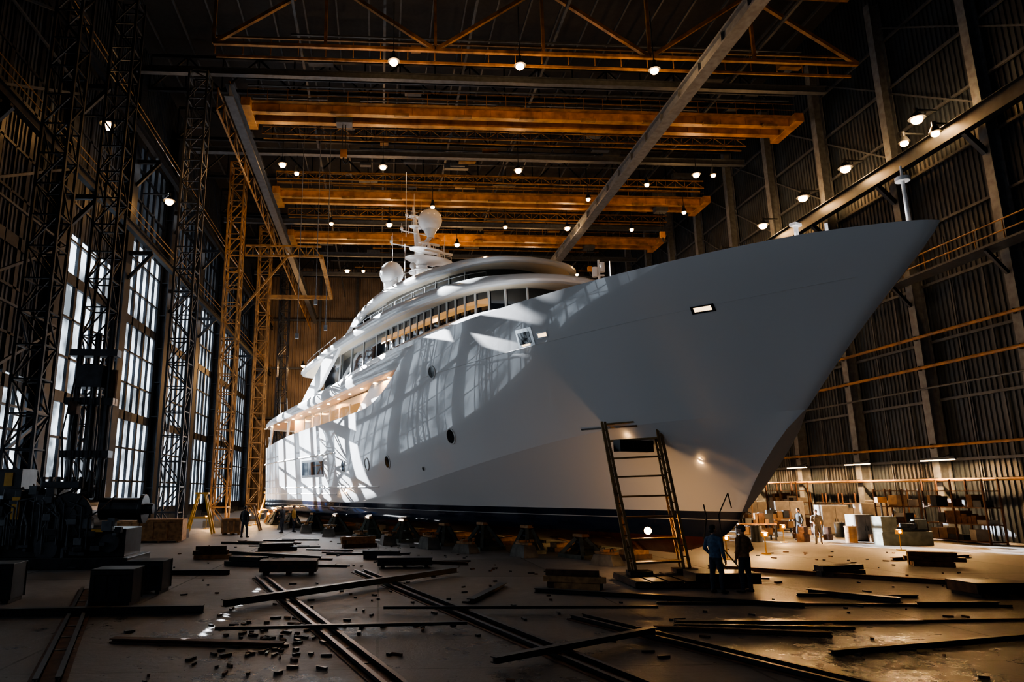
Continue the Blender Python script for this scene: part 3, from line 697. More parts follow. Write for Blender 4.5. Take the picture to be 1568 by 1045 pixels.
def worklamp(p,pw,col=WARM):
    mb=MB(); mb.cyl((0,0,0),(0,0,.05),.2,.2,12,0);mb.cyl((0,0,0.05),(0,0,.75),.025,.025,8,0);mb.box((0,0,.85),(.26,.16,.2),0);mb.ell((0,0,.85),(.11,.11,.09),1,10,8)
    o=mb.make('work_lamp',[M_yellow,M_lamp],loc=(p[0],p[1],0)); occl.append((p[0],p[1],.35))
    light('work_light','POINT',pw,col,o,(0,0,1.15),shadow_soft_size=.12)
for s,y,pw in((3.4,-3.4,320),(15.5,-5.6,400),(24,-6,400),(33,-6.2,400),(42,5.9,170)): worklamp(ship_w(s,y),pw)
for p,w in ((site(20,39.5),400),(site(18.4,46.5),400),(site(15.6,32.5),550),(site(23,34.5),550),(site(24.5,44),350)): worklamp(p,w)  # work lamps added to warm the right floor and lower bow
for lat,D in((-15.6,53),(-13.6,58),(-12.6,60.5),(-14.6,66),(-16,74)): worklamp(site(lat,D),250)

# ------------------------------------------------------------------ boarding ladder
lad=empty('boarding_ladder',(0,0,0))
bl=site(6.75,22.6,0.36);br=site(8.5,23.3,0.36);tl=site(7.2,26.9,5.35);tr=site(8.9,26.2,5.45)
mb=MB(); back=(site(0,1)-site(0,0))*0.36
side=(br-bl).normalized()*.24
for a,c,sd in((bl,tl,-1),(br,tr,1)):
    for q in(0,1):
        o=side*sd*q
        mb.beam(a+o,c+o*.6,.085,.11,0)
    mb.beam(a+back,c+back,.06,.08,0)
    for k in range(1,15): p=a.lerp(c,k/15); mb.beam(p,p+side*sd*.85,.035,.035,0); mb.beam(p,a.lerp(c,(k+.8)/15)+back,.03,.03,0)
for k in range(0,8):
    t=.04+k*.135;p=bl.lerp(tl,t);q=br.lerp(tr,t)
    mb.beam(p,q,.12,.06,0);mb.beam(p+back,q+back,.06,.05,0);mb.beam((p+back*.5),(q+back*.5),.24,.025,0)
mb.make('stringers_and_rungs',[mat('ladder_paint',(.24,.15,.055),.5,.2,var=.3)],lad)
mb=MB(); p=bl.lerp(tl,.8).lerp(br.lerp(tr,.8),.5)
d=(br-bl).normalized();ang=math.atan2(d.y,d.x)
mb.rbox(p+back*.4,(1.5,.4,.42),ang,0)
mb.make('landing_platform',[M_black],lad)
mb=MB()
for t,pw in((.95,14),(.22,130)):
    p=(bl.lerp(tl,t)+br.lerp(tr,t))/2; mb.ell(p+back*1.3,(.12,.12,.12),0,12,8); mb.beam(p+back*1.3+Vector((0,0,.1)),p+back,.04,.04,1)
    light('ladder_light','POINT',pw,(1,.55,.22),lad,p+back*(1.3 if t>.5 else 1.9)+Vector((0,0,-.28 if t>.5 else -.05)),shadow_soft_size=.12)
mb.make('ladder_lamps',[M_lamp,M_steel],lad)
mb=MB(); c=site(8.0,22.4,0)
mb.rbox(c+Vector((0,0,.1)),(3.4,2.4,.14),-YAW,0);mb.rbox(c+Vector((1.0,-.7,.28)),(1.9,1.0,.3),-YAW,1)
mb.rbox(c+Vector((0,0,.015)),(3.2,.3,.03),-YAW,0)
for k in range(7): mb.rbox(c+Vector((-1.5+k*.5,0,.19)),(.4,2.4,.05),-YAW,1)
mb.rbox(c+Vector((-1.1,.35,.29)),(.7,.5,.14),-YAW,0);mb.rbox(c+Vector((.6,.95,.29)),(.7,.5,.14),-YAW,0)
mb.make('timber_base_platform',[M_rust,M_black],lad)
mb=MB(); patch(2.2,4.6,5.15,5.22,0,.03,6); mb.make('hull_access_rim',[M_chrome],yacht)
mb=MB()
mb.path([site(9.9,24.8,2.3),site(9.8,24.4,1.9),site(9.5,24.0,1.2),site(9.9,23.8,.5),site(10.2,23.5,.05),site(11.2,23.3,.04)],.025,6,0);mb.path([site(10.9,24.9,2.2),site(10.6,24.4,2.7),site(10.1,24.1,2.0),site(10.0,23.7,.9),site(10.5,23.2,.04)],.02,6,0)
mb.make('air_hose',[M_rubber],smooth=True)

# ------------------------------------------------------------------ floor rails and beams
def fb(name,pts,w,h,m,double=False,z=0,gap=.5):
    mb=MB()
    for (a,c) in zip(pts,pts[1:]):
        A=site(a[0],a[1],z+h/2);B=site(c[0],c[1],z+h/2);mb.ibeam(A,B,w,h,0,.02)
        if double:
            d=(B-A).normalized();n=Vector((-d.y,d.x,0))*gap
            mb.ibeam(A+n,B+n,w,h,0,.02); L=(B-A).length
            mb.box((A+B)/2+n*.5-Vector((0,0,h/2-.01)),(gap*1.8,L,.02),1,Matrix.Rotation(math.atan2(d.y,d.x)-math.pi/2,3,'Z'))
            for k in range(int(L/1.2)): q=A+d*k*1.2; mb.beam(q-n*.25-Vector((0,0,h*.35)),q+n*1.25-Vector((0,0,h*.35)),.08,.03,0)
    mb.make(name,[m,M_rust])
RAILS=[((-5.2,23.5),(-.4,10.6)),((-2.2,25.4),(3.1,10.6)),((3.4,16.4),(6.3,10.6)),((-9.6,21),(-5.6,11.0))]
for (a,b2),gp in zip(RAILS,(.3,.34,.34,.3)): fb('floor_rail',[a,b2],.08,.1,M_black,True,gap=gp)
LONG=[((-10.2,16.6),(-5.0,17.2)),((-4.6,17.4),(1.3,24.5)),((-.8,17.1),(5.6,17.2)),((1.2,11.9),(4.6,14.4)),((7.2,13.0),(12.5,14.6)),((-4.0,14.6),(1.0,15.2))]
for (a,b2),w,h in zip(LONG,(.2,.2,.08,.14,.12,.1),(.18,.16,.06,.1,.08,.06)): fb('steel_beam',[a,b2],w,h,M_black,z=.105 if (a[0]>-5 and a[0]<5) else 0)
fb('steel_beam',[(6.0,18.5),(14.5,18.0)],.08,.06,M_black);fb('steel_beam',[(5.4,15.6),(9.0,15.3)],.1,.05,M_black)
fb('steel_beam',[(10.6,26.6),(17.8,20.8)],.16,.14,M_rust);fb('steel_beam',[(10.8,20.3),(12.2,18.6)],.3,.14,M_black)
fb('steel_beam',[(-9.0,24.6),(-6.4,24.8)],.2,.16,M_black);fb('steel_beam',[(-9.5,33),(-4,30)],.16,.14,M_black)
fb('steel_beam',[(10.2,16.0),(15.5,16.4)],.08,.05,M_rust)
rr=random.Random(3); placed=[]
def inship(p,mrg=0):
    q=SMI@p; return -q.x>-2 and -q.x<48 and abs(q.y)<5.2+mrg
def railnear(x,y,r=.7):
    for (a,b2) in RAILS+LONG:
        A=Vector((*a,0));B=Vector((*b2,0));p=Vector((x,y,0));t=clamp((p-A).dot(B-A)/(B-A).length_squared)
        if (p-A.lerp(B,t)).length<r: return True
    return False
avoid=[(8,22.4,2.9),(8.45,20.4,1),(9.25,20.5,1),(-10.5,43.6,1.2),(-9,48.8,1.5),(-7.6,18.5,1.3),(-10.8,18.8,1.4),(-7.6,20.6,1.2),(-4.4,24.9,1.6),(15.6,20,1.6),(-.5,27,1.6),(-14.2,40,2),(-12.2,46,1.3),(-15,36,2),(-12,42,2),(-13.3,27.5,4.2)]
def okpt(x,y,m=.6):
    w_=site(x,y)
    if inship(w_,m+.6) or railnear(x,y): return False
    if any((x-u)**2+(y-v)**2<r*r for u,v,r in avoid): return False
    if x>16.5 and y>31: return False
    if any((w_.x-u)**2+(w_.y-v)**2<.5 for u,v,r in occl): return False
    return not any((x-u)**2+(y-v)**2<.35 for u,v in placed)
for lat,D,k in((-6.5,27.6,0),(4.6,21.4,1),(-6.8,34.5,0),(13.5,28.6,1),(-1.5,30.2,0),(-3.0,36.5,1),(-8.6,30.4,1),(19.5,27.5,1),(14.2,24.6,0)):
    if not okpt(lat,D,.2): continue
    mb=MB()
    for j in range(3 if k else 2):
        for q in range(3-j): mb.box((rk.uniform(-.1,.1),(q-(2-j)/2)*.26,.09+.17*j),(rk.uniform(1.2,1.9),.2,.16),rk.choice((0,1)) if k else 2)
    for x in(-.5,.5): mb.box((x,0,.005),(.1,.9,.01),2)
    p=site(lat,D);mb.make('timber_beam_stack' if k else 'steel_billet_stack',[M_wood,M_rust,M_black],loc=(p.x,p.y,0),rotz=rk.uniform(-.6,.6)); avoid.append((lat,D,1.3))
for k in range(420):
    lat=rr.uniform(-12,25);D=rr.uniform(14.0,47)
    a=rr.choice((0,.05,-.12,.1,-.2,.3,1.2,-.4,.02));L=rr.uniform(1.2,7); e=(lat+L*math.cos(a),D+L*math.sin(a))
    if e[0]>D*.8 or lat<-D*.5 or e[1]>50 or e[1]<12: continue
    if not all(okpt(lerp(lat,e[0],t),lerp(D,e[1],t)) for t in(0,.2,.4,.6,.8,1)): continue
    placed+= [(lerp(lat,e[0],t),lerp(D,e[1],t)) for t in(0,.2,.4,.6,.8,1)]
    fb('steel_beam',[(lat,D),e],rr.uniform(.08,.22),rr.choice((.05,.06,.08,.12)),rr.choice((M_black,M_black,M_steel,M_rust)))
mb=MB()
for k in range(620):
    if k<90: lat=rr.gauss(-2.9,.7);D=rr.gauss(14.2,1.1)
    else: lat=rr.uniform(-11,22);D=rr.uniform(10.5,42)
    if lat>D*.78 or lat<-D*.4 or inship(site(lat,D),0): continue
    if any((lat-u)**2+(D-v)**2<r*r for u,v,r in avoid) or D>34 and lat>15: continue
    mb.rbox(site(lat,D,.02),(rr.uniform(.03,.25),rr.uniform(.02,.09),.04),rr.uniform(0,3),rr.choice((0,0,1)))
mb.make('scrap_offcuts',[M_black,M_rust])
def crate(name,lat,D,sx,sy,sz,m,m2,slats=True,rot=0):
    mb=MB();mb.box((0,0,.1+(sz-.1)/2),(sx,sy,sz-.1),0)
    for x in(-sx*.4,0,sx*.4): mb.box((x,0,.05),(.12,sy,.1),1)
    if slats:
        for x in(-sx/2,-sx/6,sx/6,sx/2):
            for sg in(-1,1): mb.box((x*.94,sg*(sy/2+.015),.1+(sz-.1)/2),(.1,.03,sz-.1),1)
        for z in(.16,sz-.06):
            for sg in(-1,1): mb.box((0,sg*(sy/2+.02),z),(sx,.04,.1),1)
    mb.box((0,0,sz+.015),(sx+.04,sy+.04,.03),1)
    p=site(lat,D);mb.make(name,[m,m2],loc=(p.x,p.y,0),rotz=rot,bevel=.008)
crate('black_tool_chest',-7.6,18.5,1.0,.8,.85,M_black,M_black);crate('black_tool_chest',-10.8,18.8,1.0,.9,.95,M_black,M_black,rot=.1);crate('black_tool_chest',-7.6,20.6,1.0,.9,.85,M_black,M_steel)
crate('steel_storage_box',-4.4,24.9,1.9,.8,.45,M_black,M_rust)
crate('wooden_crate',-14.2,40.0,2.4,1.5,1.2,M_wood,M_wood,rot=.1);crate('wooden_crate',-17.0,42.5,1.2,1,1.0,M_wood,M_wood);crate('wooden_crate',-12.0,46.6,1.2,1,1.0,M_card,M_wood)
crate('steel_storage_box',15.6,20.0,1.6,1.0,.35,M_rust,M_black);crate('steel_storage_box',-.5,27.0,2.0,.8,.35,M_rust,M_black)

# ------------------------------------------------------------------ left machine
mac=empty('hydraulic_winch_machine',site(-13.3,27.5))
M_mach=mat('oily_machine_paint',(.028,.031,.036),.28,.4,var=.4)
mb=MB();rm=random.Random(11)
mb.box((0,0,.2),(5.4,2.6,.4),0)
for x in(-2.3,-.8,.8,2.3): mb.box((x,0,.05),(.3,2.8,.1),0)
mb.box((-1.2,0,1.2),(2.6,2.0,1.6),0);mb.box((-1.2,0,2.4),(2.0,1.6,.9),0);mb.box((-2.2,.1,3.1),(.9,1.2,1.0),0)
mb.box((1.3,.1,.9),(2.2,1.8,1.0),0)
mb.cyl((.4,-1.0,1.9),(.4,1.0,1.9),.62,.62,24,0);mb.cyl((.4,-1.1,1.9),(.4,-.98,1.9),.8,.8,24,0);mb.cyl((.4,-1.16,1.9),(.4,-1.1,1.9),.3,.3,16,1)
for k in range(6): a=k*math.pi/3; mb.beam((.4,-1.13,1.9),(.4+.75*math.cos(a),-1.13,1.9+.75*math.sin(a)),.08,.05,1)
mb.cyl((1.2,-.2,2.1),(2.7,-.2,2.1),.42,.42,20,0);mb.cyl((2.7,-.2,2.1),(2.85,-.2,2.1),.55,.55,20,0);mb.cyl((2.85,-.2,2.1),(3.15,-.2,2.1),.2,.2,12,0)
mb.cyl((1.9,-1.05,.9),(1.9,-.85,.9),.35,.35,20,1);mb.cyl((-.3,-1.15,.7),(-.3,-.95,.7),.42,.42,20,1)
for k in range(8): mb.box((-2.3+k*.32,-1.05,1.25),(.12,.14,1.1),1)
for k in range(44):
    x=rm.uniform(-2.5,2.3);z=rm.uniform(.6,2.8);mb.box((x,-1.05-rm.random()*.12,z if x<0 else z*.6),(rm.uniform(.1,.45),.25,rm.uniform(.1,.4)),rm.choice((0,1,2)))
for k in range(24):
    x=rm.uniform(-2.4,2.2);z0=rm.uniform(.5,1.2);mb.path([(x,-1.2,z0),(x,-1.25,z0+rm.uniform(.5,1.3)),(x+rm.uniform(-.6,.6),-1.1,z0+1.4),(x+rm.uniform(-.6,.6),-.3,z0+1.9)],.035,6,rm.choice((1,2)))
for k in range(6): mb.cyl((-.9+k*.28,-.6,2.85),(-.9+k*.28,-.6,3.3),.1,.08,10,1)
mb.box((-.2,-.3,3.0),(1.4,.9,.25),1);mb.cyl((.6,0,2.5),(.6,0,3.5),.14,.14,12,0);mb.cyl((1.0,.3,2.3),(1.0,.3,3.2),.09,.09,12,0)
mb.make('engine_block_and_drum',[M_mach,M_grey,M_lgrey],mac,bevel=.02)
mb=MB()
for x in(-.5,.15,.7):
    mb.cyl((x,.6,2.4),(x,.6,9.0+x),.13,.13,12,0);mb.cyl((x,.6,4.0),(x,.6,6.2),.2,.2,12,0)
for z in(4.2,6.3,8.3): mb.box((.1,.6,z),(1.9,.5,.28),0)
mb.box((.1,.6,7.3),(1.0,.9,.9),0);mb.cyl((.9,.6,6.2),(.9,.6,7.6),.16,.16,10,1)
for k in range(5): mb.path([(-.6+k*.3,.3,3.2),(-.7+k*.35,.1,5),(-.5+k*.25,.3,7.2)],.035,6,0)
mb.box((-.4,.2,6.0),(.35,.3,.5),1)
mb.make('hydraulic_mast',[M_mach,M_rust],mac)
mb=MB();mb.box((-1.5,-1.2,2.15),(.28,.06,.8),0);mb.box((1.5,-1.2,1.35),(.4,.04,.1),0);mb.box((-2.2,-.55,3.2),(.3,.04,.5),0);mb.make('warning_plates',[M_yellow],mac)
mb=MB();A=site(-18.6,27.5);B=site(-17.2,27.5)
for k in range(3): mb.rbox(A.lerp(B,k/2)+Vector((0,0,1.1)),(.12,.12,2.2),0,0)
mb.rbox((A+B)/2+Vector((0,0,2.2)),(1.8,1.4,.12),-YAW,0);mb.rbox((A+B)/2+Vector((0,0,2.86)),(1.3,1.0,1.2),-YAW,1)
mb.make('equipment_gantry_table',[M_black,M_greybox,M_steel])
def trestle(lat,D,h,w,m=M_yellow):
    mb=MB()
    for sy in(-.35,.35):
        mb.beam((-w/2,sy,0.02),(-w*.12,sy*.4,h),.12,.1,0);mb.beam((w/2,sy,.02),(w*.12,sy*.4,h),.12,.1,0)
        mb.beam((-w*.36,sy*.75,h*.4),(w*.36,sy*.75,h*.4),.08,.08,0)
    mb.box((0,0,h),(w*.5,.4,.12),0)
    p=site(lat,D);mb.make('yellow_trestle',[m],loc=(p.x,p.y,0))
trestle(-14.2,47,2.6,1.7);trestle(-11.9,51,1.8,1.5,M_orange2);trestle(-12.5,63,2.0,1.8,M_orange2);trestle(-14,67,2.6,1.8)
# ------------------------------------------------------------------ right side clutter
rc=random.Random(5); occ=list(occl)
def free(x,y,r):
    if inship(Vector((x,y,0)),r+.5): return False
    if any((x-a)**2+(y-b)**2<(r+c)**2 for a,b,c in occ): return False
    occ.append((x,y,r)); return True
def workbench(x,y,L,rot):
    mb=MB();mb.box((0,0,.9),(L,.9,.08),0)
    for sx in(-1,1):
        for sy in(-1,1): mb.box((sx*(L/2-.1),sy*.38,.43),(.09,.09,.86),1)
    mb.box((0,0,.3),(L-.2,.8,.04),1)
    for k in range(8):
        w=rc.uniform(.15,.5);h=rc.uniform(.12,.6);mb.box((-L/2+.25+(L-.5)*k/7,rc.uniform(-.2,.2),.94+h/2),(w,rc.uniform(.15,.35),h),rc.choice((1,2,3)))
    for k in range(4):
        h=rc.uniform(.2,.45);mb.box((-L/2+.4+(L-.8)*k/3,0,.32+h/2),(.4,.5,h),rc.choice((1,2,3)))
    mb.box((L*.2,.1,1.2),(.3,.2,.5),1);mb.cyl((-L*.3,0,.94),(-L*.3,0,1.6),.05,.05,8,1);mb.beam((-L*.3,0,1.6),(-L*.3+.4,-.1,1.4),.05,.05,1)
    mb.make('workbench',[M_wood,M_steel,M_rust,M_card],loc=(x,y,0),rotz=rot,bevel=.01)
def rack(x,y,L,h,rot):
    mb=MB()
    for sx in(-1,0,1):
        for sy in(-1,1): mb.box((sx*L/2,sy*.45,h/2),(.08,.08,h),0)
    n=int(h/.9)
    for j in range(n+1):
        z=.12+j*.88
        mb.box((0,0,z),(L,.95,.06),0)
        if j<n:
            t=-L/2+.15
            while t<L/2-.4:
                w=rc.uniform(.25,.7);hh=rc.uniform(.2,.7)
                if rc.random()<.8: mb.box((t+w/2,0,z+.03+hh/2),(w*.92,.7,hh),rc.choice((1,2,3,4)))
                t+=w
    mb.make('shelving_rack',[M_rust,M_card,M_steel,M_rust,M_greybox],loc=(x,y,0),rotz=rot)
def cabinet(x,y,w,h,rot,m=M_greybox):
    mb=MB();mb.box((0,0,h/2+.05),(w,.8,h),0);mb.box((0,0,.03),(w-.1,.7,.06),1)
    for sg in(-1,1): mb.box((sg*w/4,-.41,h/2+.05),(w/2-.04,.03,h-.1),0);mb.box((sg*.08,-.44,h/2),(.03,.03,.25),1)
    mb.make('steel_cabinet',[m,M_steel],loc=(x,y,0),rotz=rot,bevel=.012)
def drum(x,y,m):
    mb=MB();mb.cyl((0,0,0),(0,0,.88),.29,.29,20,0)
    for z in(.02,.3,.59,.86): mb.cyl((0,0,z-.015),(0,0,z+.015),.305,.305,20,0)
    mb.cyl((.15,0,.88),(.15,0,.91),.04,.04,8,0);mb.make('oil_drum',[m],loc=(x,y,0),smooth=True)
def lathe_machine(x,y,rot):
    mb=MB();mb.box((0,0,.35),(2.6,.8,.7),0);mb.box((-.9,0,1.05),(.8,.9,.8),0);mb.box((0,.1,.8),(2.5,.5,.2),1);mb.cyl((-.5,0,1.15),(-.3,0,1.15),.24,.24,16,1);mb.box((.95,0,1.05),(.5,.5,.5),0);mb.cyl((.7,0,1.15),(.45,0,1.15),.08,.04,10,1)
    mb.box((.2,-.2,1.0),(.5,.6,.2),1);mb.cyl((.2,-.55,.95),(.2,-.6,.95),.13,.13,14,1);mb.cyl((-.9,0,1.45),(-.9,0,2.3),.05,.05,8,1);mb.box((-.9,0,2.3),(.5,.3,.3),2)
    mb.make('machine_lathe',[M_green,M_steel,M_orange2],loc=(x,y,0),rotz=rot,bevel=.015)
R90=math.radians(-90)
for k in range(11):
    y=38+k*5.6
    if k%3==0: rack(32.2,y,4.2,3.4,R90)
    elif k%3==1:
        workbench(32.2,y-1.2,2.6,R90);cabinet(32.5,y+1.3,1.6,2.1,R90)
    else: rack(32.2,y,3.6,2.6,R90)
    occ.append((32.2,y,1.6));occ.append((32.2,y-2,.8));occ.append((32.2,y+2,.8))
occ+=[(p.x,p.y,.9) for p in(site(21.4,38.6),site(22.0,41.5))]
def scaffold(x,y,w,d,h):
    mb=MB();occ.append((x,y,w*.7))
    for sx in(-1,0,1):
        for sy in(-1,1): mb.cyl((sx*w/2,sy*d/2,0),(sx*w/2,sy*d/2,h),.05,.05,6,0)
    z=0.4;k=0
    while z<h:
        for sy in(-1,1): mb.cyl((-w/2,sy*d/2,z),(w/2,sy*d/2,z),.04,.04,6,0); mb.cyl((-w/2 if k%2 else w/2,sy*d/2,z),(0,sy*d/2,min(h,z+1.9)),.03,.03,6,0)
        for sx in(-1,0,1): mb.cyl((sx*w/2,-d/2,z),(sx*w/2,d/2,z),.04,.04,6,0)
        if k: mb.box((0,0,z+.05),(w,d*.9,.06),1)
        z+=1.9;k+=1
    mb.make('scaffold_tower',[M_orange2,M_wood],loc=(x,y,0))
scaffold(23.2,47.5,3.6,1.4,8.2);scaffold(27.8,58.5,4.5,1.5,9.0);scaffold(22.5,62,4.0,1.4,8.0)
for x,y,w,h in((29.6,38.9,2.6,2.2),(29.4,41.4,1.6,2.0),(27.4,39.6,1.2,1.4),(29.3,45,1.8,1.8),(28.5,53,1.5,1.9),(29.0,49.5,2.0,2.0)):
    if free(x,y,w/2): cabinet(x,y,w,h,rc.uniform(-.1,.1))
for x,y in((28.4,47.2),(25.6,45.4),(24.8,40.6),(27.4,36.4),(25,52),(26.6,42.8),(22.6,44.2),(22.6,36.8)):
    if free(x,y,1.4): lathe_machine(x,y,rc.uniform(-.3,.3))
for x,y in((26.2,49.5),(26.5,55.3),(25,66),(22.5,51),(29.6,36.2),(27,61.6)):
    L=rc.uniform(2.0,2.6)
    if free(x,y,L/2): workbench(x,y,L,rc.uniform(-.2,.2))
for k in range(160):
    x=rc.uniform(21.5,30.2);y=rc.uniform(37,68); L=rc.uniform(1.7,2.4)
    if free(x,y,L/2+.1): (rack(x,y,L,rc.uniform(1.9,3.2),rc.uniform(-.2,.2)) if k%2 else workbench(x,y,L,rc.uniform(-.2,.2)))
nb=0
for k in range(200):
    x=rc.uniform(21.5,30.4);y=rc.uniform(37,68);s=rc.uniform(.35,.7)
    if nb>22 or not free(x,y,s*.7): continue
    nb+=1
    mb=MB();mb.box((0,0,s*.4),(s,s*.8,s*.8),0);mb.box((0,0,s*.805),(s*.12,s*.82,.01),1)
    if rc.random()<.5: mb.box((.05,0,s*.8+.2),(s*.7,s*.6,.38),0)
    mb.make('cardboard_box',[rc.choice((M_card,M_rust)),M_wood],loc=(x,y,0),rotz=rc.uniform(-.5,.5))
for k in range(80):
    x=rc.uniform(20,30);y=rc.uniform(38,70)
    if free(x,y,.35): drum(x,y,rc.choice((M_rust,M_orange2,M_steel)))
for k in range(7):
    y=37+k*7;mb=MB();mb.box((0,0,0),(.12,2.6,.14),0);mb.box((-.03,0,-.09),(.1,2.5,.06),1);mb.beam((.05,0,0),(.8,0,.25),.05,.05,0)
    o=mb.make('tube_lamp',[M_steel,M_lampsoft],loc=(XR-2.0,y+2.5,4.6))
    light('tube_light','AREA',1500,(1,.55,.22),o,(-.03,0,-.15),shape='RECTANGLE',size=.15,size_y=2.4)
for k in range(60):
    x=rc.uniform(16.5,24);y=rc.uniform(48,80); L=rc.uniform(2,3)
    if not free(x,y,L/2+.1): continue
    rack(x,y,L,rc.uniform(1.8,3.2),rc.uniform(-.3,.3)) if k%3==0 else workbench(x,y,L,rc.uniform(-.3,.3))

# ------------------------------------------------------------------ people
def bake(mb,name,voxel,mats,parent,smoothit=4,classify=None):
    o=mb.make(name+'_src',[])
    r=o.modifiers.new('r','REMESH');r.mode='VOXEL';r.voxel_size=voxel;r.use_smooth_shade=True
    s=o.modifiers.new('s','SMOOTH');s.iterations=smoothit;s.factor=.5
    dg=bpy.context.evaluated_depsgraph_get();dg.update()
    me=bpy.data.meshes.new_from_object(o.evaluated_get(dg));me.name=name
    bpy.data.objects.remove(o)
    me.materials.clear()
    for m in mats: me.materials.append(m)
    for p in me.polygons:
        p.use_smooth=True
        if classify: p.material_index=classify(p.center)
    n=bpy.data.objects.new(name,me);bpy.context.scene.collection.objects.link(n);n.parent=parent;return n
M_skin=mat('skin',(.42,.24,.16),.5);M_hair=mat('dark_hair',(.02,.014,.01),.6);M_shoe=mat('work_boot',(.03,.02,.015),.6);M_eye=mat('eye_white',(.7,.68,.65),.3);M_lip=mat('lips',(.35,.14,.11),.5)
def segdist(p,a,b):
    ab=b-a;t=clamp((p-a).dot(ab)/ab.length_squared);return (p-(a+ab*t)).length
def hand(parent,wrist,dirv,palm_n,side,mats):
    d=dirv.normalized();n=palm_n.normalized();t=side.normalized();mb=MB()
    c=wrist+d*.05
    R=Matrix((t,n,d)).transposed()
    mb.ell(c,(.042,.018,.052),0,16,10,R);mb.tube([wrist-d*.04,wrist+d*.02],[.026,.027],12,0)
    for k,(off,L) in enumerate(((.03,.07),(.011,.078),(-.009,.073),(-.028,.058))):
        a=wrist+d*.085+t*off;p1=a+d*L*.42+n*.006;p2=p1+d*L*.3+n*L*.22;p3=p2+d*L*.12+n*L*.24
        mb.tube([a-d*.02,p1,p2,p3],[.0095,.009,.008,.007],8,0)
    a=wrist+d*.025+t*.032;mb.tube([a,a+t*.026+d*.025+n*.008,a+t*.034+d*.052+n*.018],[.012,.0105,.009],8,0)
    return bake(mb,'hand',.0042,mats,parent,2)
def worker(loc,facing,jacket,trousers,elL,wrL,elR,wrR,legspread=.12,cap=None,head_turn=0,step=0.0,name='shipyard_worker',height=1.0,lean=0.0):
    e=empty(name,(loc.x,loc.y,0),facing); e.scale=(height,)*3
    mb=MB();segs=[]
    def T(pts,rad,lab,seg=16):
        mb.tube(pts,rad,seg,0)
        P=[Vector(p) for p in pts];RR=[max(r) if hasattr(r,'__len__') else r for r in rad]
        for a,b2,r0,r1 in zip(P,P[1:],RR,RR[1:]): segs.append((a,b2,(r0+r1)/2,lab))
    ly=lean
    T([(0,.0,.90),(0,0,.98)],[(.165,.118),(.168,.118)],1,20)
    T([(0,0,1.0),(0,ly*.3,1.1),(0,ly*.5,1.22),(0,ly*.8,1.33),(0,ly*.9,1.40)],[(.172,.122),(.165,.118),(.178,.125),(.195,.128),(.165,.105)],0,20)
    T([(-.17,ly*.9,1.425),(0,ly,1.455),(.17,ly*.9,1.425)],[(.055,.055),(.072,.072),(.055,.055)],0)
    T([(0,ly,1.47),(0,ly*1.2+.005,1.56)],[.058,.054],2)
    T([(0,ly,1.455),(0,ly*1.1,1.50)],[.076,.068],0)
    for sx,el,wr in((-1,elL,wrL),(1,elR,wrR)):
        sh=Vector((sx*.195,ly*.9,1.405));el=Vector(el);wr=Vector(wr)
        T([sh,sh.lerp(el,.5),el],[.068,.06,.052],0);T([el,el.lerp(wr,.4),wr],[.053,.051,.039],0)
    for sx in(-1,1):
        st=step*sx;hip=(sx*.09,0,.90);kn=(sx*(.085+legspread*.4),st*.5+.02,.50);an=(sx*legspread,st,.10)
        T([hip,(sx*.1,st*.25+.01,.70),kn],[.098,.088,.07],1);T([kn,(sx*(legspread*.95),st*.8-.012,.34),an],[.068,.067,.054],1)
        fx=sx*(legspread+.02);T([(sx*legspread,st-.05,.055),(fx,st+.06,.048),(fx+sx*.01,st+.155,.036)],[(.045,.05),(.048,.045),(.04,.033)],3)
    def cl(p):
        best=None
        for a,b2,r,lab in segs:
            d=segdist(p,a,b2)/r
            if best is None or d<best[0]: best=(d,lab)
        if best[1]==3 and p.z>.13: return 1
        if best[1]==2 and p.z<1.515: return 0
        if best[1]==1 and p.z>.93 : return 0
        if best[1]==0 and p.z<.93 and abs(p.x)<.17: return 0
        return best[1]
    bake(mb,'clothed_body',.013,[jacket,trousers,M_skin,M_shoe],e,5,cl)
    for sx,el,wr in((-1,elL,wrL),(1,elR,wrR)):
        el=Vector(el);wr=Vector(wr);d=(wr-el).normalized();n=Vector((-sx,0,0));n=(n-d*n.dot(d)).normalized();t=d.cross(n);t=t if t.y>0 or abs(t.y)<.1 and t.z>0 else -t
        hand(e,wr+d*.03,d,n,t,[M_skin])
    h=empty('head',(0,ly*1.2+.005,1.535));h.parent=e;h.rotation_euler=(0,0,head_turn)
    mb=MB();mb.ell((0,-.005,.145),(.077,.097,.1),0,20,14);mb.ell((0,.025,.075),(.055,.065,.075),0,16,12);mb.ell((0,.06,.035),(.028,.025,.022),0,12,8)
    mb.tube([(0,.09,.13),(0,.105,.105),(0,.11,.09)],[.008,.011,.013],8,0);mb.ell((0,.085,.15),(.055,.015,.012),0,12,8)
    for sx in(-1,1): mb.ell((sx*.078,-.005,.12),(.01,.02,.032),0,10,8);mb.ell((sx*.035,.07,.1),(.022,.02,.018),0,10,8)
    mb.ell((0,.088,.062),(.024,.01,.01),0,10,8);mb.tube([(0,-.01,.0),(0,-.012,.07)],[.05,.052],14,0)
    bake(mb,'face_and_skull',.0055,[M_skin],h,3)
    mb=MB()
    for sx in(-1,1): mb.ell((sx*.03,.083,.13),(.012,.009,.008),0,10,8);mb.ell((sx*.03,.0915,.13),(.005,.003,.005),1,8,6);mb.ell((sx*.03,.094,.148),(.018,.005,.004),1,8,6)
    mb.ell((0,.097,.062),(.02,.005,.006),2,10,6);mb.make('eyes_brows_mouth',[M_eye,M_hair,M_lip],h,smooth=True)
    mb=MB()
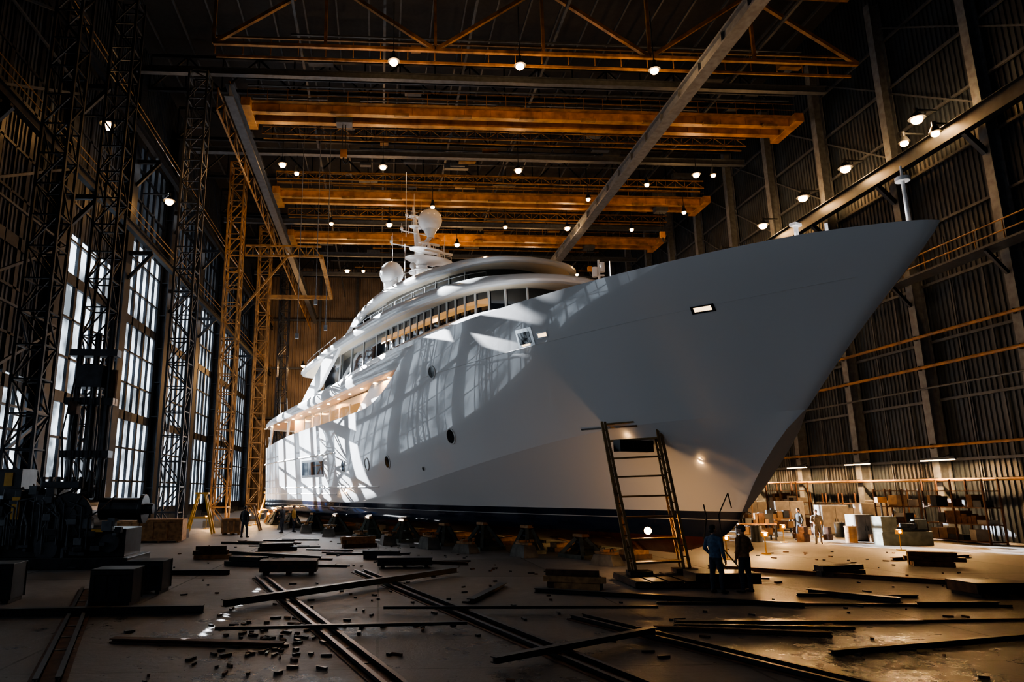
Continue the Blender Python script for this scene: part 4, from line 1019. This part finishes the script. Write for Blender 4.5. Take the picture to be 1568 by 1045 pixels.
    if cap:
        mb.ell((0,-.01,.175),(.087,.106,.085),0,20,12);mb.ell((0,.1,.165),(.07,.07,.01),0,16,6);mb.ell((0,-.03,.12),(.082,.085,.07),1,16,10)
        mb.make('cap_and_hair',[cap,M_hair],h,smooth=True)
    else:
        mb.ell((0,-.018,.168),(.086,.102,.092),0,20,12);mb.ell((0,-.045,.11),(.078,.07,.075),0,16,10);mb.ell((0,.045,.215),(.06,.045,.03),0,14,8)
        mb.make('hair',[M_hair],h,smooth=True)
    return e
J_blue=mat('navy_jacket',(.06,.11,.19),.8,var=.25,vscale=14);J_brown=mat('brown_jacket',(.26,.14,.065),.8,var=.25,vscale=14)
T_dark=mat('dark_jeans',(.03,.037,.055),.85,var=.25,vscale=14);J_dark=mat('dark_overall',(.025,.03,.038),.85,var=.25,vscale=14);J_grey=mat('grey_overall',(.12,.11,.1),.85,var=.2,vscale=14)
J_or=mat('hi_vis_vest',(.4,.22,.04),.8)
C_cap=mat('dark_cap',(.08,.07,.06),.8)
rest=((-.27,-.03,1.13),(-.24,.06,.9),(.27,-.03,1.13),(.24,.05,.9))
worker(site(8.35,20.4),math.radians(-62),J_blue,T_dark,(-.27,-.06,1.16),(-.2,.1,.98),(.25,-.02,1.13),(.24,.06,.9),.12,None,-.2,.04,lean=-.02,height=1.03)
worker(site(9.2,20.5),math.radians(25),J_brown,T_dark,(-.26,-.02,1.13),(-.25,.05,.9),(.27,-.06,1.15),(.2,.12,1.0),.13,C_cap,.35,-.03,height=1.03)
worker(site(-10.5,43.6),math.radians(-20),J_dark,T_dark,*rest,.13,None,.2,.08,height=1.05)
worker(site(-9.1,48.2),math.radians(60),J_dark,T_dark,(-.26,.02,1.13),(-.2,.2,1.05),(.26,.02,1.13),(.2,.22,1.05),.12,C_cap,0,.05)
worker(site(-8.5,49.2),math.radians(-100),J_or,T_dark,*rest,.12,C_cap,0,.05)
worker(site(21.4,38.6),math.radians(150),J_grey,J_grey,(-.27,-.03,1.13),(-.24,.06,.9),(.27,0,1.13),(.2,.2,1.1),.12,C_cap,0,.1)
worker(site(22.0,41.5),math.radians(100),J_dark,T_dark,(-.27,-.03,1.13),(-.24,.06,.9),(.27,0,1.13),(.2,.2,1.1),.12,None,0,.1)

# ------------------------------------------------------------------ light, world, camera
sun=bpy.data.lights.new('sun','SUN');sun.energy=78;sun.angle=math.radians(.15);sun.color=(.94,.97,1.0)
so=bpy.data.objects.new('sun',sun);bpy.context.scene.collection.objects.link(so)
sd=Vector((-.66,.73,.36)).normalized();so.rotation_euler=sd.to_track_quat('Z','Y').to_euler();so.location=(-60,60,50)
w=bpy.data.worlds.new('sky');bpy.context.scene.world=w;w.use_nodes=True
bg=w.node_tree.nodes['Background'];bg.inputs[0].default_value=(.6,.75,1,1);bg.inputs[1].default_value=.04
try: bpy.context.scene.view_settings.look='AgX - Medium High Contrast'
except Exception: pass
cam=bpy.data.cameras.new('camera');cam.lens=1600/2352*36;cam.sensor_width=36;cam.shift_x=(1176-960)/2352;cam.clip_end=500
co=bpy.data.objects.new('camera',cam);bpy.context.scene.collection.objects.link(co);co.location=(0,0,2.8)
co.rotation_euler=(math.radians(90+12.1),0,-YAW);bpy.context.scene.camera=co
